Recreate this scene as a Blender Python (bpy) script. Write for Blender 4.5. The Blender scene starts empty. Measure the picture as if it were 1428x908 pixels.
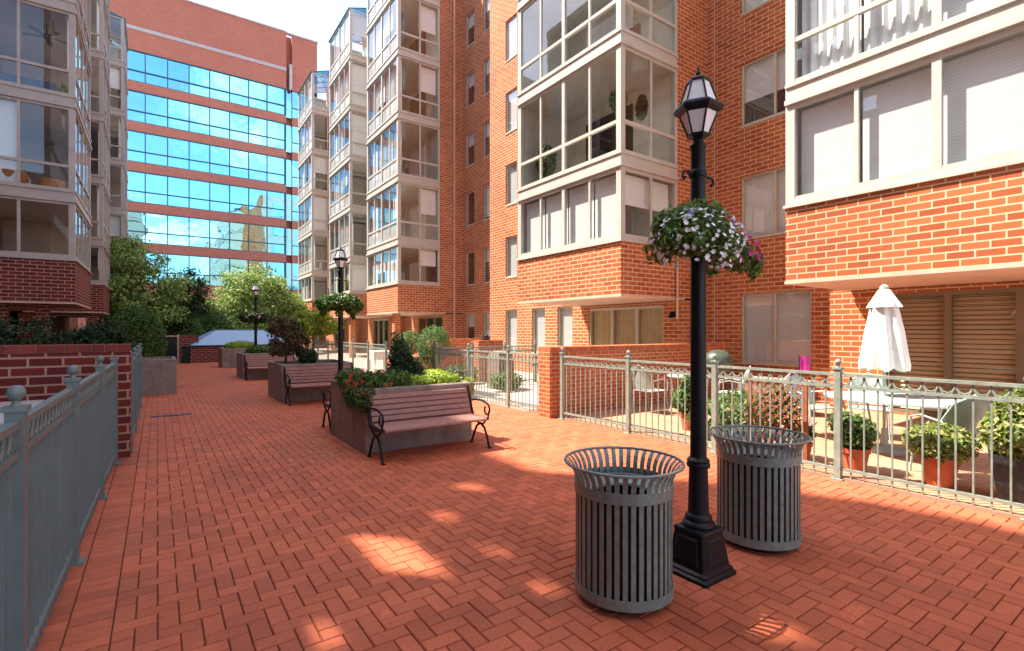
import bpy, math, random
from mathutils import Vector, Matrix
R = random.Random(7)
S = bpy.context.scene
COL = S.collection
pi = math.pi

# ------------------------------------------------------------------ materials
def newmat(name):
    m = bpy.data.materials.new(name); m.use_nodes = True
    nt = m.node_tree; nt.nodes.clear()
    out = nt.nodes.new('ShaderNodeOutputMaterial')
    return m, nt, out
def N(nt, t, **kw):
    n = nt.nodes.new(t)
    for k, v in kw.items():
        if k in n.inputs: n.inputs[k].default_value = v
        else: setattr(n, k, v)
    return n
def c4(c): return (c[0], c[1], c[2], 1)
def mix(nt, a, b, fac, mode='MIX'):
    n = nt.nodes.new('ShaderNodeMix'); n.data_type = 'RGBA'; n.blend_type = mode
    for s, v in ((6, a), (7, b), (0, fac)):
        if isinstance(v, bpy.types.NodeSocket): nt.links.new(v, n.inputs[s])
        else: n.inputs[s].default_value = c4(v) if isinstance(v, (tuple, list)) else v
    return n.outputs[2]
def math_(nt, op, a, b=None, c=None):
    n = nt.nodes.new('ShaderNodeMath'); n.operation = op
    for i, v in enumerate((a, b, c)):
        if v is None: continue
        if isinstance(v, bpy.types.NodeSocket): nt.links.new(v, n.inputs[i])
        else: n.inputs[i].default_value = v
    return n.outputs[0]
def pmat(name, col, rough=.55, metal=0.0, var=.25, scale=6, bump=.15, bscale=60, spec=.5, island=0.0, coat=0.0, dist=.004):
    m, nt, out = newmat(name)
    p = N(nt, 'ShaderNodeBsdfPrincipled', Roughness=rough, Metallic=metal)
    p.inputs['Specular IOR Level'].default_value = spec
    p.inputs['Coat Weight'].default_value = coat
    g = N(nt, 'ShaderNodeNewGeometry')
    tc = N(nt, 'ShaderNodeTexCoord')
    no = N(nt, 'ShaderNodeTexNoise', Scale=scale, Detail=5.0, Roughness=.6)
    nt.links.new(g.outputs['Position'], no.inputs['Vector'])
    d = tuple(max(0, x * (1 - var)) for x in col); l = tuple(min(1, x * (1 + var)) for x in col)
    mr = N(nt, 'ShaderNodeMapRange'); mr.inputs[1].default_value = .3; mr.inputs[2].default_value = .7
    nt.links.new(no.outputs[0], mr.inputs[0])
    c = mix(nt, d, l, mr.outputs[0])
    if island:
        isl = mix(nt, (1 - island,) * 3, (1 + island,) * 3, g.outputs['Random Per Island'])
        c = mix(nt, c, isl, 1.0, 'MULTIPLY')
    nt.links.new(c, p.inputs['Base Color'])
    r = math_(nt, 'MULTIPLY_ADD', no.outputs[0], .3, rough - .15)
    nt.links.new(r, p.inputs['Roughness'])
    if bump:
        n2 = N(nt, 'ShaderNodeTexNoise', Scale=bscale, Detail=4.0)
        nt.links.new(g.outputs['Position'], n2.inputs['Vector'])
        b = N(nt, 'ShaderNodeBump', Strength=bump, Distance=dist)
        nt.links.new(n2.outputs[0], b.inputs['Height']); nt.links.new(b.outputs[0], p.inputs['Normal'])
    nt.links.new(p.outputs[0], out.inputs[0])
    return m
def brickmat(name, c1, c2, mortar, bw=.305, rh=.107, ms=.008, stain=.36, floor=False):
    m, nt, out = newmat(name)
    p = N(nt, 'ShaderNodeBsdfPrincipled', Roughness=.85)
    p.inputs['Specular IOR Level'].default_value = .25
    g = N(nt, 'ShaderNodeNewGeometry')
    sp = N(nt, 'ShaderNodeSeparateXYZ'); nt.links.new(g.outputs['Position'], sp.inputs[0])
    sn = N(nt, 'ShaderNodeSeparateXYZ'); nt.links.new(g.outputs['True Normal'], sn.inputs[0])
    cb = N(nt, 'ShaderNodeCombineXYZ')
    if floor:
        nt.links.new(sp.outputs[1], cb.inputs[0]); nt.links.new(sp.outputs[0], cb.inputs[1])
    else:
        ax = math_(nt, 'ABSOLUTE', sn.outputs[0]); s = math_(nt, 'GREATER_THAN', ax, .6)
        u = math_(nt, 'ADD', math_(nt, 'MULTIPLY', sp.outputs[1], s), math_(nt, 'MULTIPLY', sp.outputs[0], math_(nt, 'SUBTRACT', 1.0, s)))
        # tops of walls use the other axis
        az = math_(nt, 'GREATER_THAN', math_(nt, 'ABSOLUTE', sn.outputs[2]), .7)
        v = math_(nt, 'ADD', math_(nt, 'MULTIPLY', sp.outputs[2], math_(nt, 'SUBTRACT', 1.0, az)), math_(nt, 'MULTIPLY', sp.outputs[1], az))
        nt.links.new(u, cb.inputs[0]); nt.links.new(v, cb.inputs[1])
    br = N(nt, 'ShaderNodeTexBrick'); br.offset = .5
    br.inputs['Scale'].default_value = 1; br.inputs['Brick Width'].default_value = bw; br.inputs['Row Height'].default_value = rh
    br.inputs['Mortar Size'].default_value = ms; br.inputs['Mortar Smooth'].default_value = .15; br.inputs['Bias'].default_value = -.1
    br.inputs['Color1'].default_value = c4(c1); br.inputs['Color2'].default_value = c4(c2); br.inputs['Mortar'].default_value = c4(mortar)
    nt.links.new(cb.outputs[0], br.inputs['Vector'])
    no = N(nt, 'ShaderNodeTexNoise', Scale=.5, Detail=6.0, Roughness=.65); nt.links.new(g.outputs['Position'], no.inputs['Vector'])
    st = mix(nt, (1 - stain,) * 3, (1 + stain,) * 3, no.outputs[0])
    c = mix(nt, br.outputs['Color'], st, 1.0, 'MULTIPLY')
    n3 = N(nt, 'ShaderNodeTexNoise', Scale=45.0, Detail=4.0); nt.links.new(g.outputs['Position'], n3.inputs['Vector'])
    st2 = mix(nt, (.8,) * 3, (1.2,) * 3, n3.outputs[0]); c = mix(nt, c, st2, 1.0, 'MULTIPLY')
    nt.links.new(c, p.inputs['Base Color'])
    h = math_(nt, 'ADD', math_(nt, 'MULTIPLY', br.outputs['Fac'], -1.0), math_(nt, 'MULTIPLY', n3.outputs[0], .35))
    b = N(nt, 'ShaderNodeBump', Strength=.6, Distance=.006); nt.links.new(h, b.inputs['Height']); nt.links.new(b.outputs[0], p.inputs['Normal'])
    nt.links.new(p.outputs[0], out.inputs[0])
    return m
def glassmat(name, tint=(.8, .86, .86), base=.07, gain=1.5, gcol=(1, 1, 1)):
    m, nt, out = newmat(name)
    t = N(nt, 'ShaderNodeBsdfTransparent'); t.inputs[0].default_value = c4(tint)
    gl = N(nt, 'ShaderNodeBsdfGlossy', Roughness=.015); gl.inputs[0].default_value = c4(gcol)
    g = N(nt, 'ShaderNodeNewGeometry')
    n2 = N(nt, 'ShaderNodeTexNoise', Scale=1.3, Detail=2.0); nt.links.new(g.outputs['Position'], n2.inputs['Vector'])
    b = N(nt, 'ShaderNodeBump', Strength=.05, Distance=.02); nt.links.new(n2.outputs[0], b.inputs['Height']); nt.links.new(b.outputs[0], gl.inputs['Normal'])
    vm = nt.nodes.new('ShaderNodeVectorMath'); vm.operation = 'DOT_PRODUCT'
    nt.links.new(g.outputs['Incoming'], vm.inputs[0]); nt.links.new(g.outputs['True Normal'], vm.inputs[1])
    cs = math_(nt, 'SUBTRACT', 1.0, math_(nt, 'ABSOLUTE', vm.outputs['Value']))
    fac = math_(nt, 'MULTIPLY_ADD', math_(nt, 'POWER', cs, 4.0), .9*gain, base)
    fac = math_(nt, 'MINIMUM', fac, .95)
    mx = N(nt, 'ShaderNodeMixShader'); nt.links.new(fac, mx.inputs[0]); nt.links.new(t.outputs[0], mx.inputs[1]); nt.links.new(gl.outputs[0], mx.inputs[2])
    nt.links.new(mx.outputs[0], out.inputs[0])
    return m
def milkglass(name):
    m, nt, out = newmat(name)
    a = N(nt, 'ShaderNodeBsdfDiffuse'); a.inputs[0].default_value = (.75, .76, .76, 1)
    t = N(nt, 'ShaderNodeBsdfTransparent'); t.inputs[0].default_value = (.9, .93, .93, 1)
    gl = N(nt, 'ShaderNodeBsdfGlossy', Roughness=.03)
    m1 = N(nt, 'ShaderNodeMixShader'); m1.inputs[0].default_value = .42; nt.links.new(t.outputs[0], m1.inputs[1]); nt.links.new(a.outputs[0], m1.inputs[2])
    m2 = N(nt, 'ShaderNodeMixShader'); m2.inputs[0].default_value = .12; nt.links.new(m1.outputs[0], m2.inputs[1]); nt.links.new(gl.outputs[0], m2.inputs[2])
    nt.links.new(m2.outputs[0], out.inputs[0]); return m
def mirrormat(name, col, dark, fac=.85):
    m, nt, out = newmat(name)
    d = N(nt, 'ShaderNodeBsdfDiffuse'); d.inputs[0].default_value = c4(dark)
    gl = N(nt, 'ShaderNodeBsdfGlossy', Roughness=.01); gl.inputs[0].default_value = c4(col)
    g = N(nt, 'ShaderNodeNewGeometry')
    n2 = N(nt, 'ShaderNodeTexNoise', Scale=.5, Detail=2.0); nt.links.new(g.outputs['Position'], n2.inputs['Vector'])
    h = math_(nt, 'MULTIPLY_ADD', g.outputs['Random Per Island'], 0.0, n2.outputs[0])
    b = N(nt, 'ShaderNodeBump', Strength=.25, Distance=.08); nt.links.new(h, b.inputs['Height']); nt.links.new(b.outputs[0], gl.inputs['Normal'])
    mx = N(nt, 'ShaderNodeMixShader'); mx.inputs[0].default_value = fac
    nt.links.new(d.outputs[0], mx.inputs[1]); nt.links.new(gl.outputs[0], mx.inputs[2]); nt.links.new(mx.outputs[0], out.inputs[0])
    return m
def leafmat(name, cols, trans=.35, rough=.5):
    m, nt, out = newmat(name)
    g = N(nt, 'ShaderNodeNewGeometry')
    rp = N(nt, 'ShaderNodeValToRGB'); nt.links.new(g.outputs['Random Per Island'], rp.inputs[0])
    el = rp.color_ramp.elements
    while len(el) > 1: el.remove(el[-1])
    el[0].position = 0; el[0].color = c4(cols[0])
    for i, c in enumerate(cols[1:]):
        e = el.new((i + 1) / (len(cols) - 1)); e.color = c4(c)
    no = N(nt, 'ShaderNodeTexNoise', Scale=2.2, Detail=2.0); nt.links.new(g.outputs['Position'], no.inputs['Vector'])
    st = mix(nt, (.6,) * 3, (1.4,) * 3, no.outputs[0]); c = mix(nt, rp.outputs[0], st, 1.0, 'MULTIPLY')
    p = N(nt, 'ShaderNodeBsdfPrincipled', Roughness=rough); p.inputs['Specular IOR Level'].default_value = .35
    nt.links.new(c, p.inputs['Base Color'])
    t = N(nt, 'ShaderNodeBsdfTranslucent'); nt.links.new(c, t.inputs[0])
    mx = N(nt, 'ShaderNodeMixShader'); mx.inputs[0].default_value = trans
    nt.links.new(p.outputs[0], mx.inputs[1]); nt.links.new(t.outputs[0], mx.inputs[2]); nt.links.new(mx.outputs[0], out.inputs[0])
    return m
def slatmat(name, col, pitch=.05, dark=.6):
    m, nt, out = newmat(name)
    p = N(nt, 'ShaderNodeBsdfPrincipled', Roughness=.6)
    g = N(nt, 'ShaderNodeNewGeometry'); sp = N(nt, 'ShaderNodeSeparateXYZ'); nt.links.new(g.outputs['Position'], sp.inputs[0])
    fr = math_(nt, 'FRACT', math_(nt, 'DIVIDE', sp.outputs[2], pitch))
    e = math_(nt, 'LESS_THAN', fr, .16)
    c = mix(nt, col, tuple(x * dark for x in col), e)
    nt.links.new(c, p.inputs['Base Color'])
    b = N(nt, 'ShaderNodeBump', Strength=.35, Distance=.01); nt.links.new(fr, b.inputs['Height']); nt.links.new(b.outputs[0], p.inputs['Normal'])
    nt.links.new(p.outputs[0], out.inputs[0])
    return m

M = {}
M['brick'] = brickmat('brick_orange', (.46, .135, .05), (.31, .07, .028), (.60, .44, .28), ms=.0115)
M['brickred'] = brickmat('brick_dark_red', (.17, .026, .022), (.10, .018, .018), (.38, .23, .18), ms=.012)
M['brickpier'] = brickmat('brick_pier', (.47, .13, .045), (.34, .075, .03), (.58, .38, .24), bw=.21, rh=.075, ms=.008)
M['officebrick'] = brickmat('office_brick', (.47, .165, .115), (.40, .13, .09), (.48, .23, .17), bw=.3, rh=.1, ms=.008, stain=.12)
M['soffit'] = pmat('soffit_stucco', (.60, .40, .31), .85, var=.12, scale=2, bump=.3)
M['frame'] = pmat('cream_aluminium', (.50, .47, .42), .4, var=.08, scale=3, bump=0)
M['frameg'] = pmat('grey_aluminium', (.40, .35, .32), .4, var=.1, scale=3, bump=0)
M['frameb'] = pmat('bronze_door_frame', (.20, .15, .10), .4, var=.1, bump=0)
M['winframe'] = pmat('window_frame_tan', (.50, .47, .40), .45, var=.1, bump=0)
M['glass'] = glassmat('window_glass', (.93, .96, .96), .09, 1.0)
M['milk'] = milkglass('milky_rail_glass')
M['wglass'] = glassmat('punched_window_glass', (.92, .95, .95), .2, 1.0)
M['glassd'] = glassmat('patio_door_glass', (.85, .85, .80), .04, 1.0)
M['glassroof'] = glassmat('roof_glass', (.28, .42, .5), .15, 1.2, (.7, .9, 1))
M['mirror'] = mirrormat('office_mirror_glass', (.33, .78, .97), (.01, .05, .08), .93)
M['paintedsky'] = mirrormat('painted_sky_glass', (.80, .9, 1.0), (.30, .50, .74), .14)  # pale blue diffuse base paints in the sky reflection
M['mullion'] = pmat('dark_teal_mullion', (.03, .10, .12), .4, var=.1, bump=0)
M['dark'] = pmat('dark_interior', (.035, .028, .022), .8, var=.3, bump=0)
M['room'] = pmat('pale_plaster', (.66, .58, .47), .85, var=.08, scale=1.5, bump=.1)
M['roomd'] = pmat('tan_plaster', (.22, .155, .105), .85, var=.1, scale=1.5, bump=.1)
M['curtain'] = pmat('white_curtain', (.83, .84, .85), .8, var=.06, bump=0)
M['blind'] = slatmat('white_blind', (.83, .85, .86), .05, .8)
M['blindtan'] = slatmat('tan_louvre', (.80, .64, .44), .085, .35)
M['blindv'] = pmat('vertical_blind', (.62, .50, .34), .7, var=.1, bump=0)
M['concrete'] = pmat('aged_concrete', (.235, .175, .15), .9, var=.3, scale=5, bump=.5, bscale=90)
M['paleconc'] = pmat('pale_concrete', (.46, .42, .42), .85, var=.15, scale=3, bump=.3)
M['patioslab'] = pmat('patio_concrete', (.42, .38, .33), .85, var=.2, scale=2, bump=.3)
M['fence'] = pmat('sage_green_paint', (.235, .28, .24), .45, var=.22, scale=12, bump=.15)
M['fencel'] = pmat('blue_green_paint', (.135, .185, .19), .45, var=.1, scale=9, bump=.2)
M['iron'] = pmat('black_iron', (.007, .0075, .010), .42, var=.4, scale=20, bump=.3, bscale=40, coat=.05, spec=.22)
M['bin'] = pmat('bin_green_grey_paint', (.185, .22, .20), .38, metal=.2, var=.2, scale=25, bump=.12)
M['liner'] = pmat('bin_liner', (.012, .012, .012), .5, var=.3, bump=0)
M['slat'] = pmat('bench_plastic_wood', (.32, .15, .125), .6, var=.18, scale=14, bump=.3, bscale=50)
M['lampglass'] = pmat('frosted_lamp_glass', (.80, .80, .80), .3, var=.05, bump=0)
M['terra'] = pmat('terracotta', (.48, .12, .05), .75, var=.2, scale=12, bump=.2)
M['blackpot'] = pmat('black_basket_pot', (.03, .032, .04), .5, var=.5, scale=30, bump=.5)
M['white'] = pmat('white_fabric', (.84, .80, .74), .85, var=.05, bump=.2)
M['woodred'] = pmat('red_cedar', (.30, .09, .035), .7, var=.3, scale=14, bump=.3)
M['tabletop'] = pmat('pale_green_table', (.42, .52, .49), .25, var=.1, bump=0)
M['mesh'] = pmat('mesh_chair_metal', (.36, .42, .40), .5, var=.2, bump=.3)
M['grillgreen'] = pmat('dark_green_enamel', (.06,.08,.06), .35, bump=0)
M['soil'] = pmat('soil', (.05, .03, .02), .95, var=.4, bump=.8)
M['bark'] = pmat('bark', (.10, .065, .045), .9, var=.35, scale=20, bump=.8)
M['navy'] = pmat('navy_plastic', (.012, .02, .09), .5, var=.2, bump=0)
M['wicker'] = pmat('wicker', (.40, .17, .06), .7, var=.3, scale=40, bump=.6)
M['fan'] = pmat('dark_wood_fan', (.06, .03, .015), .5, bump=0)
M['petalw'] = pmat('white_petals', (.88, .87, .88), .6, var=.05, bump=0)
M['petalv'] = pmat('violet_petals', (.33, .26, .62), .6, var=.2, bump=0)
M['petalp'] = pmat('pink_petals', (.60, .03, .28), .6, var=.25, bump=0)
M['petalr'] = pmat('red_petals', (.62, .025, .02), .6, var=.25, bump=0)
M['leaf_mid'] = leafmat('leaf_mid', [(.03, .075, .012), (.07, .15, .025), (.12, .22, .04)])
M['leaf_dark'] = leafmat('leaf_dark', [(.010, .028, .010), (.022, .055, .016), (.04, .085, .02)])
M['leaf_lime'] = leafmat('leaf_lime', [(.22, .34, .03), (.34, .46, .05), (.46, .52, .10)])
M['leaf_tree'] = leafmat('leaf_tree', [(.05, .12, .02), (.17, .31, .06), (.35, .47, .12), (.56, .62, .28)])
M['leaf_purple'] = leafmat('leaf_purple', [(.08, .05, .035), (.10, .11, .045), (.20, .10, .07), (.08, .14, .04)])
M['leaf_bush'] = leafmat('leaf_bush', [(.09, .15, .03), (.17, .25, .05), (.30, .34, .09), (.36, .33, .14)])
M['leaf_box'] = leafmat('leaf_box', [(.06, .12, .03), (.10, .20, .05), (.17, .27, .08)])
M['leaf_yellow'] = leafmat('leaf_yellow', [(.14, .24, .03), (.30, .42, .04), (.42, .50, .06)])

# ------------------------------------------------------------------ mesh helpers
class MB:
    def __init__(s): s.v = []; s.f = []
    def add(s, vs, fs):
        o = len(s.v); s.v += [tuple(v) for v in vs]; s.f += [tuple(i + o for i in f) for f in fs]; return s
    def box(s, x0, x1, y0, y1, z0, z1):
        x0, x1 = min(x0, x1), max(x0, x1); y0, y1 = min(y0, y1), max(y0, y1); z0, z1 = min(z0, z1), max(z0, z1)
        return s.add([(x0,y0,z0),(x1,y0,z0),(x1,y1,z0),(x0,y1,z0),(x0,y0,z1),(x1,y0,z1),(x1,y1,z1),(x0,y1,z1)],
                     [(0,3,2,1),(4,5,6,7),(0,1,5,4),(1,2,6,5),(2,3,7,6),(3,0,4,7)])
    def bbox(s, x0, x1, y0, y1, z0, z1, b=.01):   # bevelled box (vertical + top edges)
        x0, x1 = min(x0, x1), max(x0, x1); y0, y1 = min(y0, y1), max(y0, y1)
        def ring(e, z):
            return [(x0+e+b,y0+e,z),(x1-e-b,y0+e,z),(x1-e,y0+e+b,z),(x1-e,y1-e-b,z),(x1-e-b,y1-e,z),(x0+e+b,y1-e,z),(x0+e,y1-e-b,z),(x0+e,y0+e+b,z)]
        return s.loft([ring(0, z0), ring(0, z1-b), ring(b, z1)])
    def loft(s, rings, cap=True, closed=True):
        n = len(rings[0]); o = len(s.v)
        for r in rings: s.v += [tuple(p) for p in r]
        for i in range(len(rings)-1):
            for j in range(n if closed else n-1):
                a = o+i*n+j; b = o+i*n+(j+1)%n
                s.f.append((a, b, b+n, a+n))
        if cap:
            s.f.append(tuple(reversed(range(o, o+n)))); e = o+(len(rings)-1)*n; s.f.append(tuple(range(e, e+n)))
        return s
    def quad(s, a, b, c, d): return s.add([a, b, c, d], [(0,1,2,3)])
    def lathe(s, prof, c=(0,0,0), n=24, cap=True, rot=0, sx=1, sy=1):
        rings = [[(c[0]+sx*r*math.cos(rot+2*pi*k/n), c[1]+sy*r*math.sin(rot+2*pi*k/n), c[2]+z) for k in range(n)] for r, z in prof]
        return s.loft(rings, cap)
    def tube(s, pts, r, n=8, cap=True):
        pts = [Vector(p) for p in pts]; rings = []
        rr = r if isinstance(r, (list, tuple)) else [r]*len(pts)
        up = Vector((0,0,1)); prev = None
        for i, p in enumerate(pts):
            t = (pts[min(i+1, len(pts)-1)] - pts[max(i-1, 0)])
            if t.length < 1e-9: t = Vector((0,0,1))
            t.normalize()
            if prev is None:
                a = up if abs(t.z) < .9 else Vector((1,0,0)); u = t.cross(a).normalized()
            else:
                u = (prev - t*prev.dot(t)).normalized()
            prev = u; w = t.cross(u)
            rings.append([tuple(p + (u*math.cos(2*pi*k/n) + w*math.sin(2*pi*k/n))*rr[i]) for k in range(n)])
        return s.loft(rings, cap)
    def sphere(s, c, r, n=12, m=8, sq=(1,1,1)):
        prof = [[(c[0]+sq[0]*r*math.sin(pi*i/m)*math.cos(2*pi*k/n), c[1]+sq[1]*r*math.sin(pi*i/m)*math.sin(2*pi*k/n), c[2]-sq[2]*r*math.cos(pi*i/m)) for k in range(n)] for i in range(1, m)]
        return s.loft(prof)
    def build(s, name, mat, parent=None, smooth=False, local=False):
        me = bpy.data.meshes.new(name)
        if parent is not None and not local:
            l = parent.matrix_local.translation.copy()
            pp = parent.parent
            l = Vector(parent['_w']) if '_w' in parent else l
        elif parent is None and not local and s.v:
            xs = [v[0] for v in s.v]; ys = [v[1] for v in s.v]; zs = [v[2] for v in s.v]
            l = Vector(((min(xs)+max(xs))/2, (min(ys)+max(ys))/2, min(zs)))
        else: l = Vector((0,0,0))
        me.from_pydata([(v[0]-l.x, v[1]-l.y, v[2]-l.z) for v in s.v], [], s.f)
        me.validate(); me.update()
        if smooth:
            for p in me.polygons: p.use_smooth = True
            me.set_sharp_from_angle(angle=math.radians(38)) if hasattr(me, 'set_sharp_from_angle') else None
        me.materials.append(M[mat] if isinstance(mat, str) else mat)
        o = bpy.data.objects.new(name, me); COL.objects.link(o)
        if parent is not None:
            o.parent = parent; o['_w'] = tuple(l)
        else: o.location = l; o['_w'] = tuple(l)
        return o
def tag(o, label, cat, group=None):
    o['label'] = label; o['category'] = cat
    if group: o['group'] = group
    return o
def thing(name, label, cat, loc=(0,0,0), rz=0, group=None):
    o = bpy.data.objects.new(name, None); COL.objects.link(o); o.location = loc; o.rotation_euler = (0,0,rz)
    o['_w'] = tuple(loc); o.empty_display_size = .2
    return tag(o, label, cat, group)
def struct(o): o['kind'] = 'structure'; return o
def dup(o, loc, rz=None, label=None, group=None):
    r = o.copy(); COL.objects.link(r); r.location = loc
    if rz is not None: r.rotation_euler = (0,0,rz)
    if label: r['label'] = label
    if group: r['group'] = group
    for ch in list(o.children):
        c = ch.copy(); COL.objects.link(c); c.parent = r
        for g in list(ch.children):
            d = g.copy(); COL.objects.link(d); d.parent = c
    return r

# leaves ---------------------------------------------------------------
def leaves(mb, blobs, n, size, shell=.45, droop=0, rnd=None, elong=1.7, clump=0):
    rnd = rnd or R
    vol = [b[1][0]*b[1][1]*b[1][2] for b in blobs]; tot = sum(vol)
    for b, w in zip(blobs, vol):
        k = int(n*w/tot)
        cl = []
        if clump:
            for _ in range(clump):
                d = Vector((rnd.gauss(0,1), rnd.gauss(0,1), rnd.gauss(0,1))).normalized(); cl.append(d*rnd.uniform(.65,1.0))
        for _ in range(k):
            if clump and rnd.random() < .8:
                p = rnd.choice(cl) + Vector((rnd.gauss(0,.17), rnd.gauss(0,.17), rnd.gauss(0,.14)))
                d = p.normalized() if p.length > .01 else Vector((0,0,1))
            else:
                d = Vector((rnd.gauss(0,1), rnd.gauss(0,1), rnd.gauss(0,1))).normalized()
                p = d*(shell + (1-shell)*rnd.random()**.5)*(1+rnd.gauss(0,.05))
            c = Vector((b[0][0]+p.x*b[1][0], b[0][1]+p.y*b[1][1], b[0][2]+p.z*b[1][2]))
            nrm = (d*.7 + Vector((rnd.gauss(0,.6), rnd.gauss(0,.6), rnd.gauss(0,.6)+.35))).normalized()
            a = nrm.orthogonal().normalized(); q = Matrix.Rotation(rnd.uniform(0, 2*pi), 3, nrm); a = q @ a
            a.z -= droop; a.normalize(); w2 = nrm.cross(a).normalized()
            s = size*rnd.uniform(.6, 1.3); l = s*elong*.5; h = s*.5
            f = nrm*s*.12
            mb.add([c-a*l, c+w2*h*.8+f, c+a*l, c-w2*h*.8+f], [(0,1,2,3)])
    return mb
def blossoms(mb, pts, size, rnd=None):
    rnd = rnd or R
    for p in pts:
        nrm = Vector((rnd.gauss(0,.5), rnd.gauss(0,.5), rnd.gauss(0,.5)+.3)) + Vector(p[1]); nrm.normalize()
        a = nrm.orthogonal().normalized(); b = nrm.cross(a); s = size*rnd.uniform(.7,1.2)
        c = Vector(p[0]); vs = [c - nrm*s*.2]
        for k in range(10):
            rr = s*(.5 if k % 2 == 0 else .32); an = 2*pi*k/10
            vs.append(c + a*rr*math.cos(an) + b*rr*math.sin(an))
        mb.add(vs, [(0, 1+k, 1+(k+1) % 10) for k in range(10)])
    return mb
def ellpts(c, r, n, rnd=None, zmin=-1):
    rnd = rnd or R; out = []
    while len(out) < n:
        d = Vector((rnd.gauss(0,1), rnd.gauss(0,1), rnd.gauss(0,1))).normalized()
        if d.z < zmin: continue
        out.append(((c[0]+d.x*r[0], c[1]+d.y*r[1], c[2]+d.z*r[2]), tuple(d)))
    return out
def trunk(mb, base, top, r, limbs=5, spread=1.0, rnd=None):
    rnd = rnd or R
    b = Vector(base); t = Vector(top); n = 6; pts = []; rs = []
    for i in range(n):
        f = i/(n-1); p = b.lerp(t, f); p.x += rnd.uniform(-1,1)*.04*spread; p.y += rnd.uniform(-1,1)*.04*spread
        pts.append(p); rs.append(r*(1.15-.75*f))
    pts[0] = b; mb.tube(pts, rs, 8)
    for k in range(limbs):
        f = .45+.5*k/limbs; p = b.lerp(t, f); an = rnd.uniform(0, 2*pi); L = spread*rnd.uniform(.6, 1)
        e = p + Vector((math.cos(an)*L, math.sin(an)*L, L*rnd.uniform(.4,.9)))
        m = p.lerp(e, .5) + Vector((0,0,-.08*L))
        mb.tube([p, m, e], [r*.45, r*.3, r*.12], 6)
        for q in range(2):
            an2 = an + rnd.uniform(-.9,.9); e2 = m + Vector((math.cos(an2)*L*.6, math.sin(an2)*L*.6, L*.5))
            mb.tube([m, e2], [r*.25, r*.08], 5)
    return mb

# ------------------------------------------------------------------ ground and paving
struct(MB().box(-60, 80, -40, 130, -.4, -.03).build('ground', 'paleconc'))
pav = pmat('clay_pavers', (.45, .110, .048), .72, var=.14, scale=1.1, bump=.5, bscale=70, island=.17, spec=.35, dist=.003)
M['paver'] = pav
nt_ = pav.node_tree; p_ = [n for n in nt_.nodes if n.type == 'BSDF_PRINCIPLED'][0]; src = p_.inputs['Base Color'].links[0].from_socket
g_ = N(nt_, 'ShaderNodeNewGeometry')
def blot(scale, lo, hi, amt, src, det=6.0):
    n_ = N(nt_, 'ShaderNodeTexNoise', Scale=scale, Detail=det, Roughness=.7); nt_.links.new(g_.outputs['Position'], n_.inputs['Vector'])
    m_ = N(nt_, 'ShaderNodeMapRange'); m_.inputs[1].default_value = lo; m_.inputs[2].default_value = hi; nt_.links.new(n_.outputs[0], m_.inputs[0])
    return mix(nt_, src, mix(nt_, src, amt, 1.0, 'MULTIPLY'), m_.outputs[0])
src = blot(.45, .48, .72, (.78, .74, .74), src)          # traffic dirt
src = blot(38.0, .60, .72, (.55, .5, .5), src, 2.0)       # pits and specks
src = blot(2.6, .60, .68, (1.28, 1.3, 1.3), src)          # pale wear
nt_.links.new(src, p_.inputs['Base Color'])
M['joint'] = pmat('joint_sand', (.075, .028, .02), .95, var=.4, scale=30, bump=.5)
struct(MB().box(-.62, 5.98, -3, 33, -.028, -.011).build('paving_bed', 'joint'))
mb = MB(); w = .1
def brick(x0, x1, y0, y1):
    g = .0028; e = .0045; z = R.uniform(-.0016, .0016); zz = [z+R.uniform(-.0008,.0008) for _ in range(4)]
    x0 += g; x1 -= g; y0 += g; y1 -= g
    mb.add([(x0,y0,-.012),(x1,y0,-.012),(x1,y1,-.012),(x0,y1,-.012),
            (x0,y0,z-e),(x1,y0,z-e),(x1,y1,z-e),(x0,y1,z-e),
            (x0+e,y0+e,zz[0]),(x1-e,y0+e,zz[1]),(x1-e,y1-e,zz[2]),(x0+e,y1-e,zz[3])],
           [(0,1,5,4),(1,2,6,5),(2,3,7,6),(3,0,4,7),(4,5,9,8),(5,6,10,9),(6,7,11,10),(7,4,8,11),(8,9,10,11)])
X0, X1, Y0, Y1 = -.2, 5.98, -1.0, 32.0
nx = int((X1-X0)/w)+2; ny = int((Y1-Y0)/w)+2
for j in range(-2, ny):
    for i in range(-2, nx):
        k = (i - j) % 4
        # herringbone: horizontal brick starts where k==0, vertical brick starts where k==2
        if k == 0: a, b, c, d = X0+i*w, X0+(i+2)*w, Y0+j*w, Y0+(j+1)*w
        elif k == 3: a, b, c, d = X0+i*w, X0+(i+1)*w, Y0+j*w, Y0+(j+2)*w
        else: continue
        a = max(a, X0); b = min(b, X1); c = max(c, Y0); d = min(d, Y1)
        if b-a > .02 and d-c > .02: brick(a, b, c, d)
for j in range(ny):
    brick(X0-.2, X0, Y0+j*w, Y0+(j+1)*w)
    if Y0+j*w < 7.9: brick(X0-.4, X0-.2, Y0+j*w, Y0+(j+1)*w)
struct(mb.build('plaza_paving', 'paver'))
M['patiobrick'] = brickmat('patio_brick', (.50, .27, .16), (.42, .2, .12), (.34, .24, .17), bw=.21, rh=.105, ms=.006, floor=True)
struct(MB().box(5.99, 12.3, -4, 8.0, -.028, .03).build('patio_floor', 'patiobrick'))
struct(MB().box(5.99, 12.3, 8.0, 46, -.028, .034).build('patio_slab', 'patioslab'))
struct(MB().box(-12, -.63, -3, 46, -.028, .05).build('planting_bed', 'soil'))
dr = MB()
dr.box(-.1, .55, 11.4, 11.58, .003, .006)
struct(dr.build('drain_cover', 'iron'))

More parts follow.
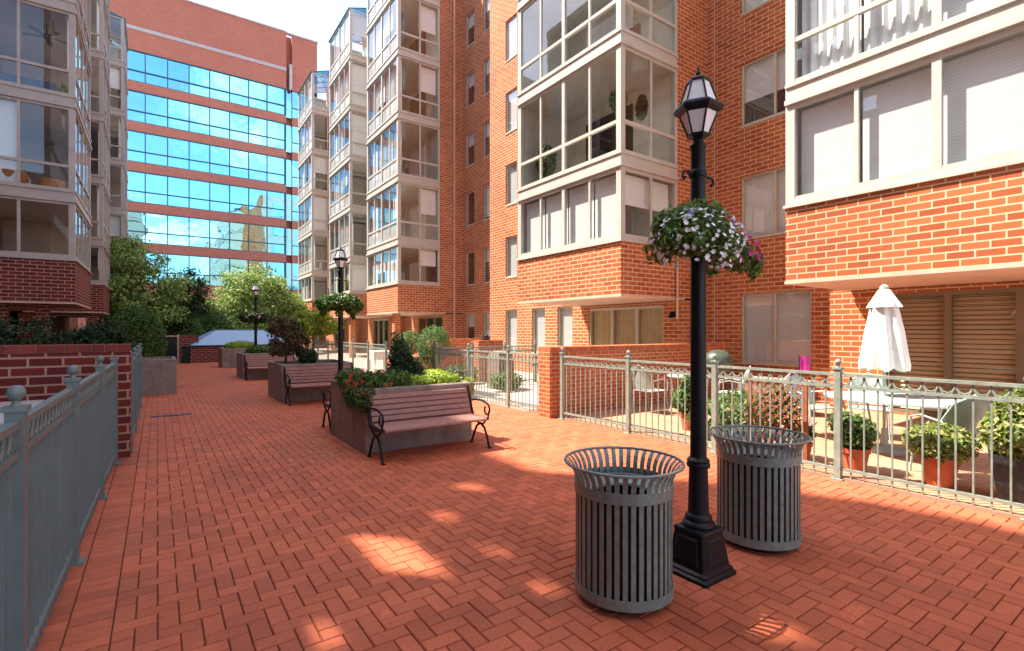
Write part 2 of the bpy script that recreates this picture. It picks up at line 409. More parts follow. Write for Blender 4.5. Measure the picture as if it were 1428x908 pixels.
# ------------------------------------------------------------------ walls with openings (facing -X or +X or -Y)
def wall_open(mb, x, s, y0, y1, z0, z1, ops, depth=.12, thick=.2):
    """front face at x, outward normal -s in X; openings = (ya,yb,za,zb)"""
    ys = sorted(set([y0, y1] + [o[0] for o in ops] + [o[1] for o in ops])); zs = sorted(set([z0, z1] + [o[2] for o in ops] + [o[3] for o in ops]))
    ys = [y for y in ys if y0 <= y <= y1]; zs = [z for z in zs if z0 <= z <= z1]
    for a, b in zip(ys, ys[1:]):
        for c, d in zip(zs, zs[1:]):
            my, mz = (a+b)/2, (c+d)/2
            if any(o[0] < my < o[1] and o[2] < mz < o[3] for o in ops): continue
            mb.quad((x,a,c),(x,b,c),(x,b,d),(x,a,d))
    X = x + s*thick
    for a, b, c, d in ops:
        mb.quad((x,a,c),(X,a,c),(X,a,d),(x,a,d)); mb.quad((x,b,c),(X,b,c),(X,b,d),(x,b,d))
        mb.quad((x,a,c),(x,b,c),(X,b,c),(X,a,c)); mb.quad((x,a,d),(x,b,d),(X,b,d),(X,a,d))
    mb.quad((x,y0,z0),(X,y0,z0),(X,y0,z1),(x,y0,z1)); mb.quad((x,y1,z0),(X,y1,z0),(X,y1,z1),(x,y1,z1))
    mb.quad((x,y0,z1),(x,y1,z1),(X,y1,z1),(X,y0,z1))
def window(root, x, s, y0, y1, z0, z1, n=1, blind='blind', drop=1.0, frame='winframe', glass='wglass'):
    f = MB(); t = .05; xa, xb = x+s*.05, x+s*.11
    f.box(xa, xb, y0, y1, z0, z0+t); f.box(xa, xb, y0, y1, z1-t, z1)
    for k in range(n+1):
        yy = y0 + (y1-y0)*k/n; a = max(y0, yy-t/2 if 0 < k < n else yy-t*(k == n)); b = a + t
        f.box(xa, xb, a, b, z0+t, z1-t)
    f.box(x-s*.02, x+s*.05, y0-.0, y1+.0, z0-.05, z0-.003)
    fo = f.build('window', frame, root)
    for k in range(n):
        a = y0+(y1-y0)*k/n+t*.6; b = y0+(y1-y0)*(k+1)/n-t*.6
        MB().quad((x+s*.08,a,z0+t),(x+s*.08,b,z0+t),(x+s*.08,b,z1-t),(x+s*.08,a,z1-t)).build('pane', glass, fo)
    X = x+s*.15
    zb = z1-(z1-z0)*drop
    if drop > 0: MB().quad((X,y0,zb),(X,y1,zb),(X,y1,z1),(X,y0,z1)).build('blind', blind, fo)
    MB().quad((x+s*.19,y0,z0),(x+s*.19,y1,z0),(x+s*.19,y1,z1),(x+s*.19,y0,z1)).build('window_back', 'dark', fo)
    return fo

# ------------------------------------------------------------------ glazed bays
ZB, ZS, H0, ST = 2.45, 3.75, 5.45, 2.87
def lvl(k): return (ZS+.09, H0) if k == 0 else (H0+.39+ST*(k-1), H0+ST*k)
def wavy(x0, x1, y0, y1, z0, z1, amp=.03, wl=.16):
    """vertical curtain between two points"""
    mb = MB(); L = math.hypot(x1-x0, y1-y0); n = max(6, int(L/(wl/6))); dx, dy = (x1-x0)/L, (y1-y0)/L; px, py = -dy, dx
    ph = R.uniform(0, 6); top = []; bot = []
    for i in range(n+1):
        t = L*i/n; o = amp*math.sin(2*pi*t/wl+ph)+amp*.4*math.sin(2*pi*t/(wl*2.3)+ph*2)
        top.append((x0+dx*t+px*o*.6, y0+dy*t+py*o*.6, z1)); bot.append((x0+dx*t+px*o, y0+dy*t+py*o, z0))
    return mb.loft([bot, top], cap=False, closed=False)
def bay(root, xf, s, y0, y1, depth=2.1, frame='frame', base='brick', top='slab', nlev=6, cur=.5, seed=1, room='room', curs=None, full=False, milky=False):
    rr = random.Random(seed)
    def B(mb, u0, u1, v0, v1, z0, z1): mb.box(xf+s*u0, xf+s*u1, v0, v1, z0, z1)
    L = y1-y0
    m = MB(); B(m, 0, depth, y0, y1, ZB, ZS-.05); m.build('bay_base', base, root)
    m = MB(); B(m, -.012, depth+.3, y0-.012, y1+.012, ZB-.05, ZB-.002); m.build('soffit', 'soffit', root)
    m = MB(); B(m, -.05, depth, y0-.05, y1+.02, ZS-.05, ZS); m.build('sill', frame, root)
    for k in range(nlev):
        z0, z1 = lvl(k); f = MB()
        if curs: cur = curs[min(k, len(curs)-1)]
        zb = ZS if k == 0 else z0-.39
        last = k == nlev-1
        if k == 0: B(f, 0, .1, y0, y1, ZS+.002, z0); B(f, .1, depth, y0, y0+.1, ZS+.002, z0); B(f, .1, depth, y0+.1, y1, ZS+.002, ZS+.03)
        else:
            B(f, 0, depth, y0, y1, z0-.39+.004, z0)
            B(f, -.045, depth, y0-.045, y1, z0-.39+.02, z0-.39+.10); B(f, -.03, depth, y0-.03, y1, z0-.07, z0-.012)
        # posts
        cw = .15
        B(f, 0, cw, y0, y0+cw, z0, z1); B(f, 0, .1, y1-cw, y1, z0, z1)
        ymid = (y0+y1)/2
        cells = []
        xs = [y0+cw, y0+L*.26, ymid, y0+L*.74, y1-cw]
        B(f, .005, .09, ymid-.055, ymid+.055, z0, z1)
        for q in (y0+L*.26, y0+L*.74): B(f, .015, .075, q-.03, q+.03, z0, z1)
        dm = depth/2+.05
        B(f, dm-.035, dm+.035, y0+.015, y0+.075, z0, z1); B(f, depth-.09, depth, y0, y0+.09, z0, z1)
        B(f, .01, .085, y0+cw, y1-cw, z1-.06, z1); B(f, cw, depth-.09, y0+.01, y0+.085, z1-.06, z1)
        B(f, .01, .085, y0+cw, y1-cw, z0, z0+.05); B(f, cw, depth-.09, y0+.01, y0+.085, z0, z0+.05)
        zr = z0+.68
        if k: B(f, .008, .088, y0+cw, y1-cw, zr, zr+.08); B(f, cw, depth-.09, y0+.008, y0+.088, zr, zr+.08)
        B(f, .1, depth, y1-.06, y1-.01, z0, z1)          # far end panel
        fo = f.build('glazed_balcony', frame, root)
        X = xf+s*.045
        rows = [(z0+.05, z1-.06)] if k == 0 else [(z0+.05, zr), (zr+.08, z1-.06)]
        for a, b in zip(xs, xs[1:]):
            for c, d in rows:
                MB().quad((X,a,c),(X,b,c),(X,b,d),(X,a,d)).build('pane', 'milk' if milky and k and d < zr+.01 else 'glass', fo)
        Y = y0+.045
        for u0, u1 in ((cw, dm), (dm, depth-.09)):
            for c, d in rows:
                MB().quad((xf+s*u0,Y,c),(xf+s*u1,Y,c),(xf+s*u1,Y,d),(xf+s*u0,Y,d)).build('pane', 'glass', fo)
        # interior back wall with a door
        g = MB(); B(g, depth-.04, depth-.005, y0+.1, y1-.06, z0, z1); g.build('back_wall', room if rr.random() < .75 else 'roomd', fo)
        g = MB(); B(g, depth-.09, depth-.045, y0+L*.35, y0+L*.8, z0, z1-.35); g.build('balcony_door', 'dark' if rr.random() < .5 else 'curtain', fo)
        # curtains / blinds
        for a, b in zip(xs, xs[1:]):
            q = rr.random()
            if q < cur:
                zt = z1-.07; zl = z0+.06 if rr.random() < .6 or full else z0+(z1-z0)*rr.uniform(.3,.6)
                if rr.random() < .5 or k == 0:
                    MB().quad((xf+s*.2,a+.02,zl),(xf+s*.2,b-.02,zl),(xf+s*.2,b-.02,zt),(xf+s*.2,a+.02,zt)).build('blind', 'blind', fo)
                else: wavy(xf+s*.24, xf+s*.24, a+.02, b-.02, z0+.06, zt).build('curtain', 'curtain', fo)
        for u0, u1 in ((cw+.05, dm), (dm, depth-.12)):
            if rr.random() < cur*.55:
                zl = z0+.06 if rr.random() < .5 else z0+(z1-z0)*.5
                MB().quad((xf+s*u0,y0+.2,zl),(xf+s*u1,y0+.2,zl),(xf+s*u1,y0+.2,z1-.07),(xf+s*u0,y0+.2,z1-.07)).build('blind', 'blind', fo)
        if rr.random() < .55 and k:      # a few furnishings read behind the glass
            g = MB(); yy = y0+rr.uniform(.5, L*.5); uu = rr.uniform(.5, 1.2)
            B(g, uu, uu+.5, yy, yy+.5, z0+.4, z0+.44); B(g, uu+.45, uu+.5, yy, yy+.5, z0+.44, z0+.9)
            for a2 in (0, .46):
                for b2 in (0, .46): B(g, uu+a2, uu+a2+.04, yy+b2, yy+b2+.04, z0, z0+.4)
            g.build('balcony_chair', rr.choice(['iron', 'white', 'woodred']), fo)
    zt = lvl(nlev-1)[1]
    r = MB()
    if top == 'slab': B(r, -.05, depth+.2, y0-.05, y1+.05, zt+.003, zt+.4); r.build('bay_roof', frame, root)
    else:
        X0_, X1_ = xf-s*.03, xf+s*depth
        r.quad((X0_,y0,zt+.02),(X0_,y1,zt+.02),(X1_,y1,zt+.75),(X1_,y0,zt+.75)); r.add([(X0_,y0,zt+.02),(X1_,y0,zt+.75),(X1_,y0,zt+.02)], [(0,1,2)])
        ro = r.build('glass_roof', 'glassroof', root)
        f = MB()
        for q in range(5):
            yy = y0+L*q/4; f.tube([(X0_,yy,zt+.03),(X1_,yy,zt+.77)], .03, 4)
        f.tube([(X0_,y0,zt+.03),(X0_,y1,zt+.03)], .04, 4); f.tube([(X1_,y0,zt+.03),(X1_,y0,zt+.77)], .03, 4)
        f.build('roof_bars', 'mullion', ro)

# ------------------------------------------------------------------ right apartment building
XF, XG, XM = 8.9, 11.4, 12.25
TOP = 21.0
rb = thing('apartment_building', 'orange brick apartment block with stacked cream glazed balconies on the right side', 'building', (12, 15, 0))
BY = {'A': (.32, 4.46), 'B': (8.26, 12.4), 'C': (21.7, 25.85), 'D': (28.7, 32.85), 'E': (37.3, 41.5)}
w_ = MB()
ops_m = [(5.56, 7.27, .80, 2.54)] + [(5.56, 7.27, 3.95+ST*k, 5.53+ST*k) for k in range(6)]
wall_open(w_, XM, 1, 4.46, 8.27, 0, TOP, ops_m)
ops_c = [(a, a+.8, z, z+h) for a in (19.0, 20.6) for z, h in [(.8, 1.62)]+[(3.78+ST*k, 1.6) for k in range(6)]]
wall_open(w_, XM, 1, 17.9, 21.72, 0, TOP, ops_c)
ops_b = [(a, a+.78, z, z+h) for a in (12.75, 14.22, 15.95) for z, h in [(.8, 1.62)]+[(3.72+ST*k, 1.6) for k in range(6)]]
wall_open(w_, XG, 1, 12.4, 17.9, 0, TOP, ops_b)
w_.box(XG+.2, XM+.25, 12.4, 17.9, 0, TOP-.01)
w_.box(XM+.201, 30, -10, 50, 0, TOP+.02)
w_.box(XM, XM+.2, -10, 4.46, 0, TOP); w_.box(XM, XM+.2, 8.27, 12.4, 2.45, TOP); w_.box(XM, XM+.2, 21.72, 50, 0, TOP)
for k, (a, b) in BY.items():
    w_.box(XF+2.1, XM-.001, a, b, ZB+.002, TOP-.005)
w_.build('brick_wall', 'brick', rb)
e_ = MB(); e_.box(XM+.25, 30, 50.01, 50.3, 0, TOP); e_.build('added_end_wall', 'paleconc', rb)  # unseen pale end face and windows, added for the office glass reflection
e_ = MB()
for k in range(7):
    for q in range(5): e_.box(13.4+q*3.2, 15.6+q*3.2, 50.301, 50.33, 1+ST*k, 2.8+ST*k)
e_.build('added_end_windows', 'paintedsky', rb)
# expansion joints and downspouts
j = MB()
j.box(XM-.004, XM+.0, 8.0, 8.03, .0, 20)
j.tube([(XF+2.02, 8.2, 1.9), (XF+2.02, 8.2, 3.7)], .03, 8)
j.tube([(XM-.5, 21.62, .1), (XM-.5, 21.62, 20.5)], .04, 8)
j.build('downspout', 'soffit', rb)
for n_, (o, c) in enumerate([(q, R) for q in ops_m]): window(rb, XM, 1, *o, n=2, blind='curtain' if n_ else 'blind', drop=1 if n_ != 2 else .6)
for o in ops_c: window(rb, XM, 1, *o, drop=R.choice([0, .4, .9]))
for o in ops_b: window(rb, XG, 1, *o, drop=R.choice([.5, 1, 1, 1]))
bay(rb, XF, 1, *BY['A'], seed=3, cur=1.0, full=True)
bay(rb, XF, 1, *BY['B'], seed=12, curs=[1.0, 0.0, .5, .4], full=True)
bay(rb, XF, 1, *BY['C'], seed=6, milky=True, cur=.8)
bay(rb, XF, 1, *BY['D'], seed=8, milky=True, cur=.8, top='glass')
bay(rb, XF, 1, *BY['E'], seed=10, milky=True, cur=.8, top='glass')
# ground-floor recessed walls with patio doors
def ground_wall(y0, y1, doors, blind, fr='winframe', n=3):
    g = MB(); ops = [(a, b, .06, 2.3) for a, b in doors]
    wall_open(g, XG, 1, y0, y1, 0, ZB-.05, ops, thick=.25); g.box(XG+.25, XM-.002, y0, y1, 0, ZB-.055)
    g.build('ground_floor_wall', 'brick', rb)
    for (a, b) in doors:
        f = MB(); f.box(XG+.03, XG+.13, a, b, 2.22, 2.3); f.box(XG+.03, XG+.13, a, b, .06, .12)
        for k in range(n+1):
            yy = a+(b-a)*k/n; f.box(XG+.03, XG+.13, max(a, yy-.05), min(b, yy+.05), .12, 2.22)
        fo = f.build('patio_door', fr, rb)
        for k in range(n):
            p, q = a+(b-a)*k/n+.05, a+(b-a)*(k+1)/n-.05
            MB().quad((XG+.07,p,.12),(XG+.07,q,.12),(XG+.07,q,2.22),(XG+.07,p,2.22)).build('pane', 'glassd', fo)
        if blind == 'v': wavy(XG+.18, XG+.18, a, b, .12, 2.25, .02, .12).build('vertical_blind', 'blindv', fo)
        elif blind == 's':
            s_ = MB(); z = .14
            while z < 2.2: s_.add([(XG+.15,a,z),(XG+.15,b,z),(XG+.19,b,z+.075),(XG+.19,a,z+.075)], [(0,1,2,3)]); z += .082
            s_.build('blind', 'blindtan', fo)
            MB().quad((XG+.23,a,.06),(XG+.23,b,.06),(XG+.23,b,2.3),(XG+.23,a,2.3)).build('door_back', 'dark', fo)
        else: MB().quad((XG+.23,a,.06),(XG+.23,b,.06),(XG+.23,b,2.3),(XG+.23,a,2.3)).build('door_back', 'dark', fo)
ground_wall(.0, 4.81, [(.16, 3.83)], 's', 'frameb', 4)
ground_wall(8.26, 12.4, [(9.02, 11.95)], 'v', 'winframe', 3)
ground_wall(21.7, 25.85, [(22.2, 25.0)], 'd', 'frameb', 3)
ground_wall(28.7, 32.85, [(29.3, 32.0)], 'd', 'winframe', 3)
ground_wall(37.3, 41.5, [(38, 40.6)], 'd', 'winframe', 3)
m = MB(); m.box(9.1, 9.4, 22.6, 22.9, .03, ZB-.052); m.box(9.1, 9.4, 29.2, 29.5, .03, ZB-.052); m.build('brick_column', 'brick', rb)
tag(MB().box(XG-.1, XG, 8.62, 8.72, 1.95, 2.1).lathe([(.05,0),(.07,.05),(.03,.12)], (XG-.14, 8.67, 1.93), 12).build('wall_lamp', 'iron'), 'small black lamp on the brick wall right of the curtained patio door', 'wall lamp')

# ------------------------------------------------------------------ left apartment building
lb = thing('apartment_building', 'dark brick apartment block with grey glazed balconies along the left edge', 'building', (-6, 28, 0))
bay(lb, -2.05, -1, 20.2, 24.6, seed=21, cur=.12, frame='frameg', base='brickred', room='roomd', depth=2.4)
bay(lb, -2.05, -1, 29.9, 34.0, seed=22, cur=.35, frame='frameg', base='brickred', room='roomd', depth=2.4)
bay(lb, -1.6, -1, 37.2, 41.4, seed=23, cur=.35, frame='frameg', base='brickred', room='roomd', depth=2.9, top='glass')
m = MB()
m.box(-12, -5.4, 14.65, 48, 0, 20.2); m.box(-12, -5.4, 12.62, 14.64, 0, 8.0)
for a, b in ((20.2, 24.6), (29.9, 34.0), (37.2, 41.4)): m.box(-5.399, -4.45, a, b, ZB+.01, 20.19)
m.box(-4.9, -4.45, 20.4, 24.4, 0, ZB-.06); m.box(-3.0, -2.7, 20.6, 20.9, 0, ZB-.052); m.box(-3.95, -3.6, 20.5, 20.9, 0, ZB-.052)
m.box(-4.9, -4.45, 30, 34.0, 0, ZB-.06); m.box(-2.6, -2.3, 30.1, 30.4, 0, ZB-.052)
m.box(-4.9, -4.45, 37.2, 41.4, 0, ZB-.06)
# nearer wing, out of the picture to the left: low block, topped by an added screen pierced to cast sun patches
m.box(-12, -3.6, -8, 12.6, 0, 8.0)
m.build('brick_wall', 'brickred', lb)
sc = MB()
def sx(X): return 2.26*(X+3.6)
ground_holes = [(2.0,2.25,3.65,4.15), (1.98,2.22,2.85,3.3), (1.95,2.2,2.25,2.65), (1.25,1.75,3.0,3.9), (2.5,2.9,4.3,5.0), (3.1,3.3,3.9,4.5), (.7,.95,2.5,3.0), (2.6,2.95,1.25,1.75)]
hs = []
for xa, xb, ya, yb in ground_holes:
    xc = (xa+xb)/2; dy = 1.13*(xc+3.6); hs.append((ya+dy, yb+dy, sx(xa), sx(xb)))
zy = [(-8, 20.9), (11.6, 20.9), (12.2, 20.6), (12.6, 19.6)]
ys = sorted(set([p[0] for p in zy] + [h[0] for h in hs] + [h[1] for h in hs]))
def ztop(y):
    for (a, za), (b, zb) in zip(zy, zy[1:]):
        if a <= y <= b: return za+(zb-za)*(y-a)/(b-a)
for a, b in zip(ys, ys[1:]):
    mid = (a+b)/2; cuts = sorted([(h[2], h[3]) for h in hs if h[0] < mid < h[1]]); z = 8.0
    segs = []
    for c, d in cuts:
        if c > z: segs.append((z, c))
        z = max(z, d)
    segs.append((z, None))
    for c, d in segs:
        if d is None:
            za, zb = ztop(a), ztop(b)
            sc.add([(-3.8,a,c),(-3.6,a,c),(-3.6,b,c),(-3.8,b,c),(-3.8,a,za),(-3.6,a,za),(-3.6,b,zb),(-3.8,b,zb)], [(0,3,2,1),(4,5,6,7),(0,1,5,4),(1,2,6,5),(2,3,7,6),(3,0,4,7)])
        else: sc.box(-3.8, -3.6, a, b, c, d)
for zz_ in range(3, 20, 3): sc.box(-3.6, -3.5, -8, 12.55, zz_+.0, zz_+.4) if not any(h[2]-.5 < zz_ < h[3]+.1 for h in hs) else None
sc.build('sun_patch_screen', 'frame', lb)

# ------------------------------------------------------------------ office building at the end
ob = thing('office_building', 'red brick office block with ribbons of blue mirror glass closing the courtyard', 'building', (0, 70, 0))
YO = 65.0
m = MB()
rows = [(30.5-4.15*i-3.2, 30.5-4.15*i) for i in range(6)]
zs = [37.2] + [z for r in rows for z in (r[1], r[0])] + [4.9]
m.box(-30, 12.6, YO+.35, YO+12, 0, 37.0); m.box(13.3, 16.2, YO-.65, YO+12, 0, 37.05) if False else None
for (a, b) in zip(zs[0::2], zs[1::2]):
    m.box(-30, 12.6, YO, YO+.34, b, a)
    m.box(12.6, 13.3, YO+.9, YO+1.2, b, a); m.box(13.3, 16.2, YO+.2, YO+.54, b, a)
m.box(12.6, 16.2, YO+1.21, YO+12, 0, 37.1)
m.box(13.3, 16.2, YO+.55, YO+1.2, 0, 37.12); m.box(14.9, 16.2, YO+.2, YO+.54, 4.9, 31)
m.build('brick_wall', 'officebrick', ob)
m = MB(); m.box(-30, 12.6, YO-.06, YO+.0, 32.6, 32.95); m.box(-30, 12.65, YO-.1, YO+.4, 37.2, 37.35); m.box(12.65, 16.3, YO+.1, YO+.6, 37.2, 37.35)
m.box(12.95, 13.25, YO-.1, YO+.2, 30.5, 33.5)
m.build('cornice', 'paleconc', ob)
for (a, b) in rows:
    g = MB(); g.box(13.35, 14.88, YO+.35, YO+.5, a, b); g.box(12.58, 13.3, YO+.6, YO+.8, a, b); x = -30.0
    while x < 12.5:
        x2 = min(x+1.93, 12.55)
        for c, d in ((a, a+1.15), (a+1.15, b)):
            J = [YO+.16+R.uniform(-.007, .007) for _ in range(3)]
            g.quad((x,J[0],c),(x2,J[1],c),(x2,J[1]+J[2]-J[0],d),(x,J[2],d))
        x = x2
    go = g.build('ribbon_window', 'mirror', ob)
    f = MB(); x = -28.07
    while x < 12.6: f.box(x-.05, x+.05, YO+.04, YO+.118, a, b); x += 1.93
    f.box(-30, 12.55, YO+.05, YO+.117, a+1.1, a+1.2); f.box(-30, 12.55, YO+.03, YO+.117, a, a+.07); f.box(-30, 12.55, YO+.03, YO+.117, b-.07, b)
    f.box(13.35, 14.88, YO+.27, YO+.345, a+1.1, a+1.2); f.box(12.5, 12.6, YO-.02, YO+.1, a, b)
    f.build('mullions', 'mullion', go)
m = MB(); m.box(-30, 12.5, YO+.2, YO+.345, 0, 4.9); m.build('shopfront_glass', 'glassd', ob)
m = MB()
for k in range(12): m.box(-28+3.6*k, -27.4+3.6*k, YO-.02, YO+.3, 0, 4.9)
m.build('ground_floor_pier', 'officebrick', ob)
m = MB(); m.lathe([(2.0,0),(1.9,.5),(1.5,1.0),(.9,1.35),(.1,1.5)], (7.0, YO+3, 37.0), 20); tag(m.build('roof_dome', 'paintedsky', smooth=True), 'small grey dome on the roof of the red brick office', 'dome')

# ------------------------------------------------------------------ brick walls in the courtyard
def bwall(name, label, x0, x1, y0, y1, z1, mat='brick', cap=None, cat='wall', group=None):
    t = thing(name, label, cat, ((x0+x1)/2, (y0+y1)/2, 0), group=group)
    MB().bbox(x0, x1, y0, y1, 0, z1-.095, .006).build('masonry', mat, t)
    c = MB()
    horiz = abs(x1-x0) > abs(y1-y0); L = abs(x1-x0) if horiz else abs(y1-y0); n = max(1, round(L/.125))
    for i in range(n):
        a, b = i/n, (i+1)/n
        if horiz: c.bbox(x0+(x1-x0)*a+.004, x0+(x1-x0)*b-.004, y0-.012, y1+.012, z1-.09, z1, .006)
        else: c.bbox(x0-.012, x1+.012, y0+(y1-y0)*a+.004, y0+(y1-y0)*b-.004, z1-.09, z1, .006)
    c.build('cap_course', cap or ('capred' if mat == 'brickred' else 'capor'), t)
    MB().box(x0+.008, x1-.008, y0+.008, y1-.008, z1-.0948, z1-.009).build('mortar_bed', 'capmortar', t)
    return t
M['capred'] = pmat('cap_brick_red', (.19, .035, .025), .85, var=.15, island=.25, bump=.4)
M['capor'] = pmat('cap_brick_orange', (.44, .12, .045), .85, var=.15, island=.2, bump=.4)
M['capmortar'] = pmat('mortar', (.5, .33, .24), .9)
bwall('brick_wall', 'dark red brick wall with pale mortar behind the left iron fence', -9, -.28, 7.95, 8.25, 1.43, 'brickred')
bwall('brick_wall', 'sunlit brick pier and wall dividing two patios behind the fence', 5.85, 11.38, 7.15, 7.5, 1.3, 'brickpier')
bwall('brick_wall', 'short brick wall stub between far patios with red flowers', 8.0, 8.9, 13.2, 13.5, 1.3, 'brickpier')
bwall('brick_wall', 'low red brick wall in front of the recessed far patio', 9.0, 11.38, 18.6, 18.9, 1.25, 'brickpier')
bwall('brick_planter', 'low brick planter beside the round clipped shrubs', 6.9, 8.6, 16.6, 18.2, .62, 'brickpier', cat='planter')
bwall('brick_pier', 'narrow orange brick pier at the far end of the patio fence', 5.85, 6.2, 25.8, 26.15, 1.3, 'brickpier', cat='pier')
bwall('brick_wall', 'low brick wall right of the metal gate at the far end', .88, 1.7, 30.0, 30.3, 1.35, 'brickred')
tag(MB().bbox(-6, -1.05, 1.5, 7.94, .05, .8, .02).build('concrete_ledge', 'paleconc'), 'pale raised concrete ledge behind the left iron fence', 'ledge')

# ------------------------------------------------------------------ fences
def fence(label, x0, y0, x1, y1, n, mat='fence', zt=1.13, pitch=.118, base=.0, finial='ball', group='iron fences', posts=None, nocap=False):
    L = math.hypot(x1-x0, y1-y0); dx, dy = (x1-x0)/L, (y1-y0)/L
    t = thing('iron_fence', label, 'fence', (x0, y0, base), group=None)
    def P(a, z, o=0): return (x0+dx*a-dy*o, y0+dy*a+dx*o, base+z)
    def bar(mb, a0, a1, z0, z1, wd):
        mb.loft([[P(a0, z0, -wd), P(a0, z0, wd), P(a0, z1, wd), P(a0, z1, -wd)], [P(a1, z0, -wd), P(a1, z0, wd), P(a1, z1, wd), P(a1, z1, -wd)]])
    ps = posts or [L*i/n for i in range(n+1)]
    for a in ps:
        m = MB(); h = .032
        m.loft([[P(a-h, z, -h), P(a+h, z, -h), P(a+h, z, h), P(a-h, z, h)] for z in (0, zt+.05)])
        hh = .042
        m.loft([[P(a-hh, z, -hh), P(a+hh, z, -hh), P(a+hh, z, hh), P(a-hh, z, hh)] for z in (zt+.052, zt+.075)])
        m.loft([[P(a-.06, z, -.06), P(a+.06, z, -.06), P(a+.06, z, .06), P(a-.06, z, .06)] for z in (0.001, .014)])
        po = m.build('post', mat, t)
        c = P(a, zt+.075)
        if nocap and a == ps[-1]: continue
        MB().lathe([(.022,0),(.014,.012),(.014,.022),(.028,.037),(.034,.055),(.028,.075),(.012,.088)] if finial == 'ball' else [(.02,0),(.012,.015),(.026,.03),(.02,.05),(.004,.075)], c, 12).build('finial', mat, po, smooth=True)
    for a, b in zip(ps, ps[1:]):
        m = MB(); a_, b_ = a+.033, b-.033
        bar(m, a_, b_, zt-.015, zt+.015, .022); bar(m, a_, b_, zt-.145, zt-.115, .016); bar(m, a_, b_, .10, .13, .016)
        k = max(1, round((b-a)/pitch)); d = (b-a)/k
        for i in range(1, k):
            p = a+d*i; bar(m, p-.007, p+.007, .02, zt-.1451, .007)
        for i in range(k):
            c = a+d*(i+.5)
            pts = [P(c+math.cos(q*pi/8)*d*.46, zt-.113+.085*math.sin(q*pi/8)*1.0) for q in range(9)]
            m.tube([(p[0], p[1], p[2]) for p in [P(c+math.cos(q*pi/8)*d*.47, zt-.02-.085*math.sin(q*pi/8)) for q in range(9)]], .006, 5)
            e = a+d*i
            if i:
                m.tube([P(e-.03, zt-.115), P(e-.008, zt-.07), P(e, zt-.03), P(e+.008, zt-.07), P(e+.03, zt-.115)], .007, 5)
        m.build('panel', mat, t)
    return t
fence('sage green iron fence with ring frieze around the near right patios', 6.0, 7.08, 6.0, -1.0, 5, posts=[.1, 1.67, 3.16, 4.63, 6.1, 7.57])
fence('sage green iron fence between the brick pier and the far patio corner', 6.0, 12.1, 6.0, 7.55, 3, posts=[.05, 1.75, 3.4, 4.5])
fence('short iron fence turning in from the walkway beside the clipped shrubs', 6.1, 12.2, 9.4, 12.2, 3)
fence('pale iron fence along the far right patios beyond the clipped shrubs', 6.0, 25.7, 6.0, 15.6, 6, finial='spike')
fence('farthest patio fence beyond the narrow brick pier', 6.0, 34.0, 6.0, 26.25, 4, finial='spike')
fence('nearest blue green iron fence on the left with ball topped posts', -.56, -.6, -.42, 7.9, 4, 'fencel', 1.2, .105, posts=[.05, 2.0, 3.62, 5.17, 6.8, 8.3], nocap=True)
fence('blue green iron fence continuing left behind the dark brick wall', -.30, 8.35, -.30, 13.2, 3, 'fencel', 1.17, .11)
# gate
g = thing('metal_gate', 'dark metal gate with pale posts at the far end of the courtyard', 'gate', (.45, 30.1, 0))
m = MB(); m.box(.0, .08, 30.06, 30.14, 0, 1.4); m.box(.8, .88, 30.06, 30.14, 0, 1.4); m.box(.08, .8, 30.08, 30.12, 1.3, 1.35); m.build('gate_frame', 'soffit', g)
m = MB()
for k in range(9): m.box(.1+k*.078, .12+k*.078, 30.085, 30.105, .05, 1.3)
m.box(.08, .8, 30.12, 30.13, .1, 1.2); m.build('gate_bars', 'iron', g)
bwall('brick_wall', 'brick wall stub left of the metal gate under the clipped hedge', -1.6, -.1, 26.0, 26.3, 1.25, 'brickred')

# ------------------------------------------------------------------ planters
def planter(x0, y0, w, d, h, label, name='concrete_planter'):
    t = thing(name, label, 'planter', (x0+w/2, y0+d/2, 0), group='square concrete planters')
    m = MB(); e = .09; b = .015
    def ring(i, z, f=0): return [(x0+i+f,y0+i,z),(x0+w-i-f,y0+i,z),(x0+w-i,y0+i+f,z),(x0+w-i,y0+d-i-f,z),(x0+w-i-f,y0+d-i,z),(x0+i+f,y0+d-i,z),(x0+i,y0+d-i-f,z),(x0+i,y0+i+f,z)]
    m.loft([ring(0,0,b), ring(0,h-b,b), ring(b,h,b), ring(e,h,b), ring(e,h-.12,b)], cap=False)
    m.build('basin', 'concrete', t)
    MB().quad((x0+e,y0+e,h-.08),(x0+w-e,y0+e,h-.08),(x0+w-e,y0+d-e,h-.08),(x0+e,y0+d-e,h-.08)).build('soil', 'soil', t)
    return t
planter(2.2, 6.45, 1.6, 1.6, .84, 'nearest square concrete planter with red geraniums and lime foliage')
planter(2.25, 12.1, 1.6, 1.7, .84, 'second concrete planter holding the purple leaved tree')
planter(2.28, 18.6, 1.6, 1.6, .84, 'third concrete planter with a bench before the glass skylight')
planter(2.25, 24.7, 1.6, 1.6, .84, 'farthest concrete planter beside the brick skylight base')
planter(-.55, 15.4, .95, 1.6, .88, 'bare grey concrete planter block on the left of the walkway')

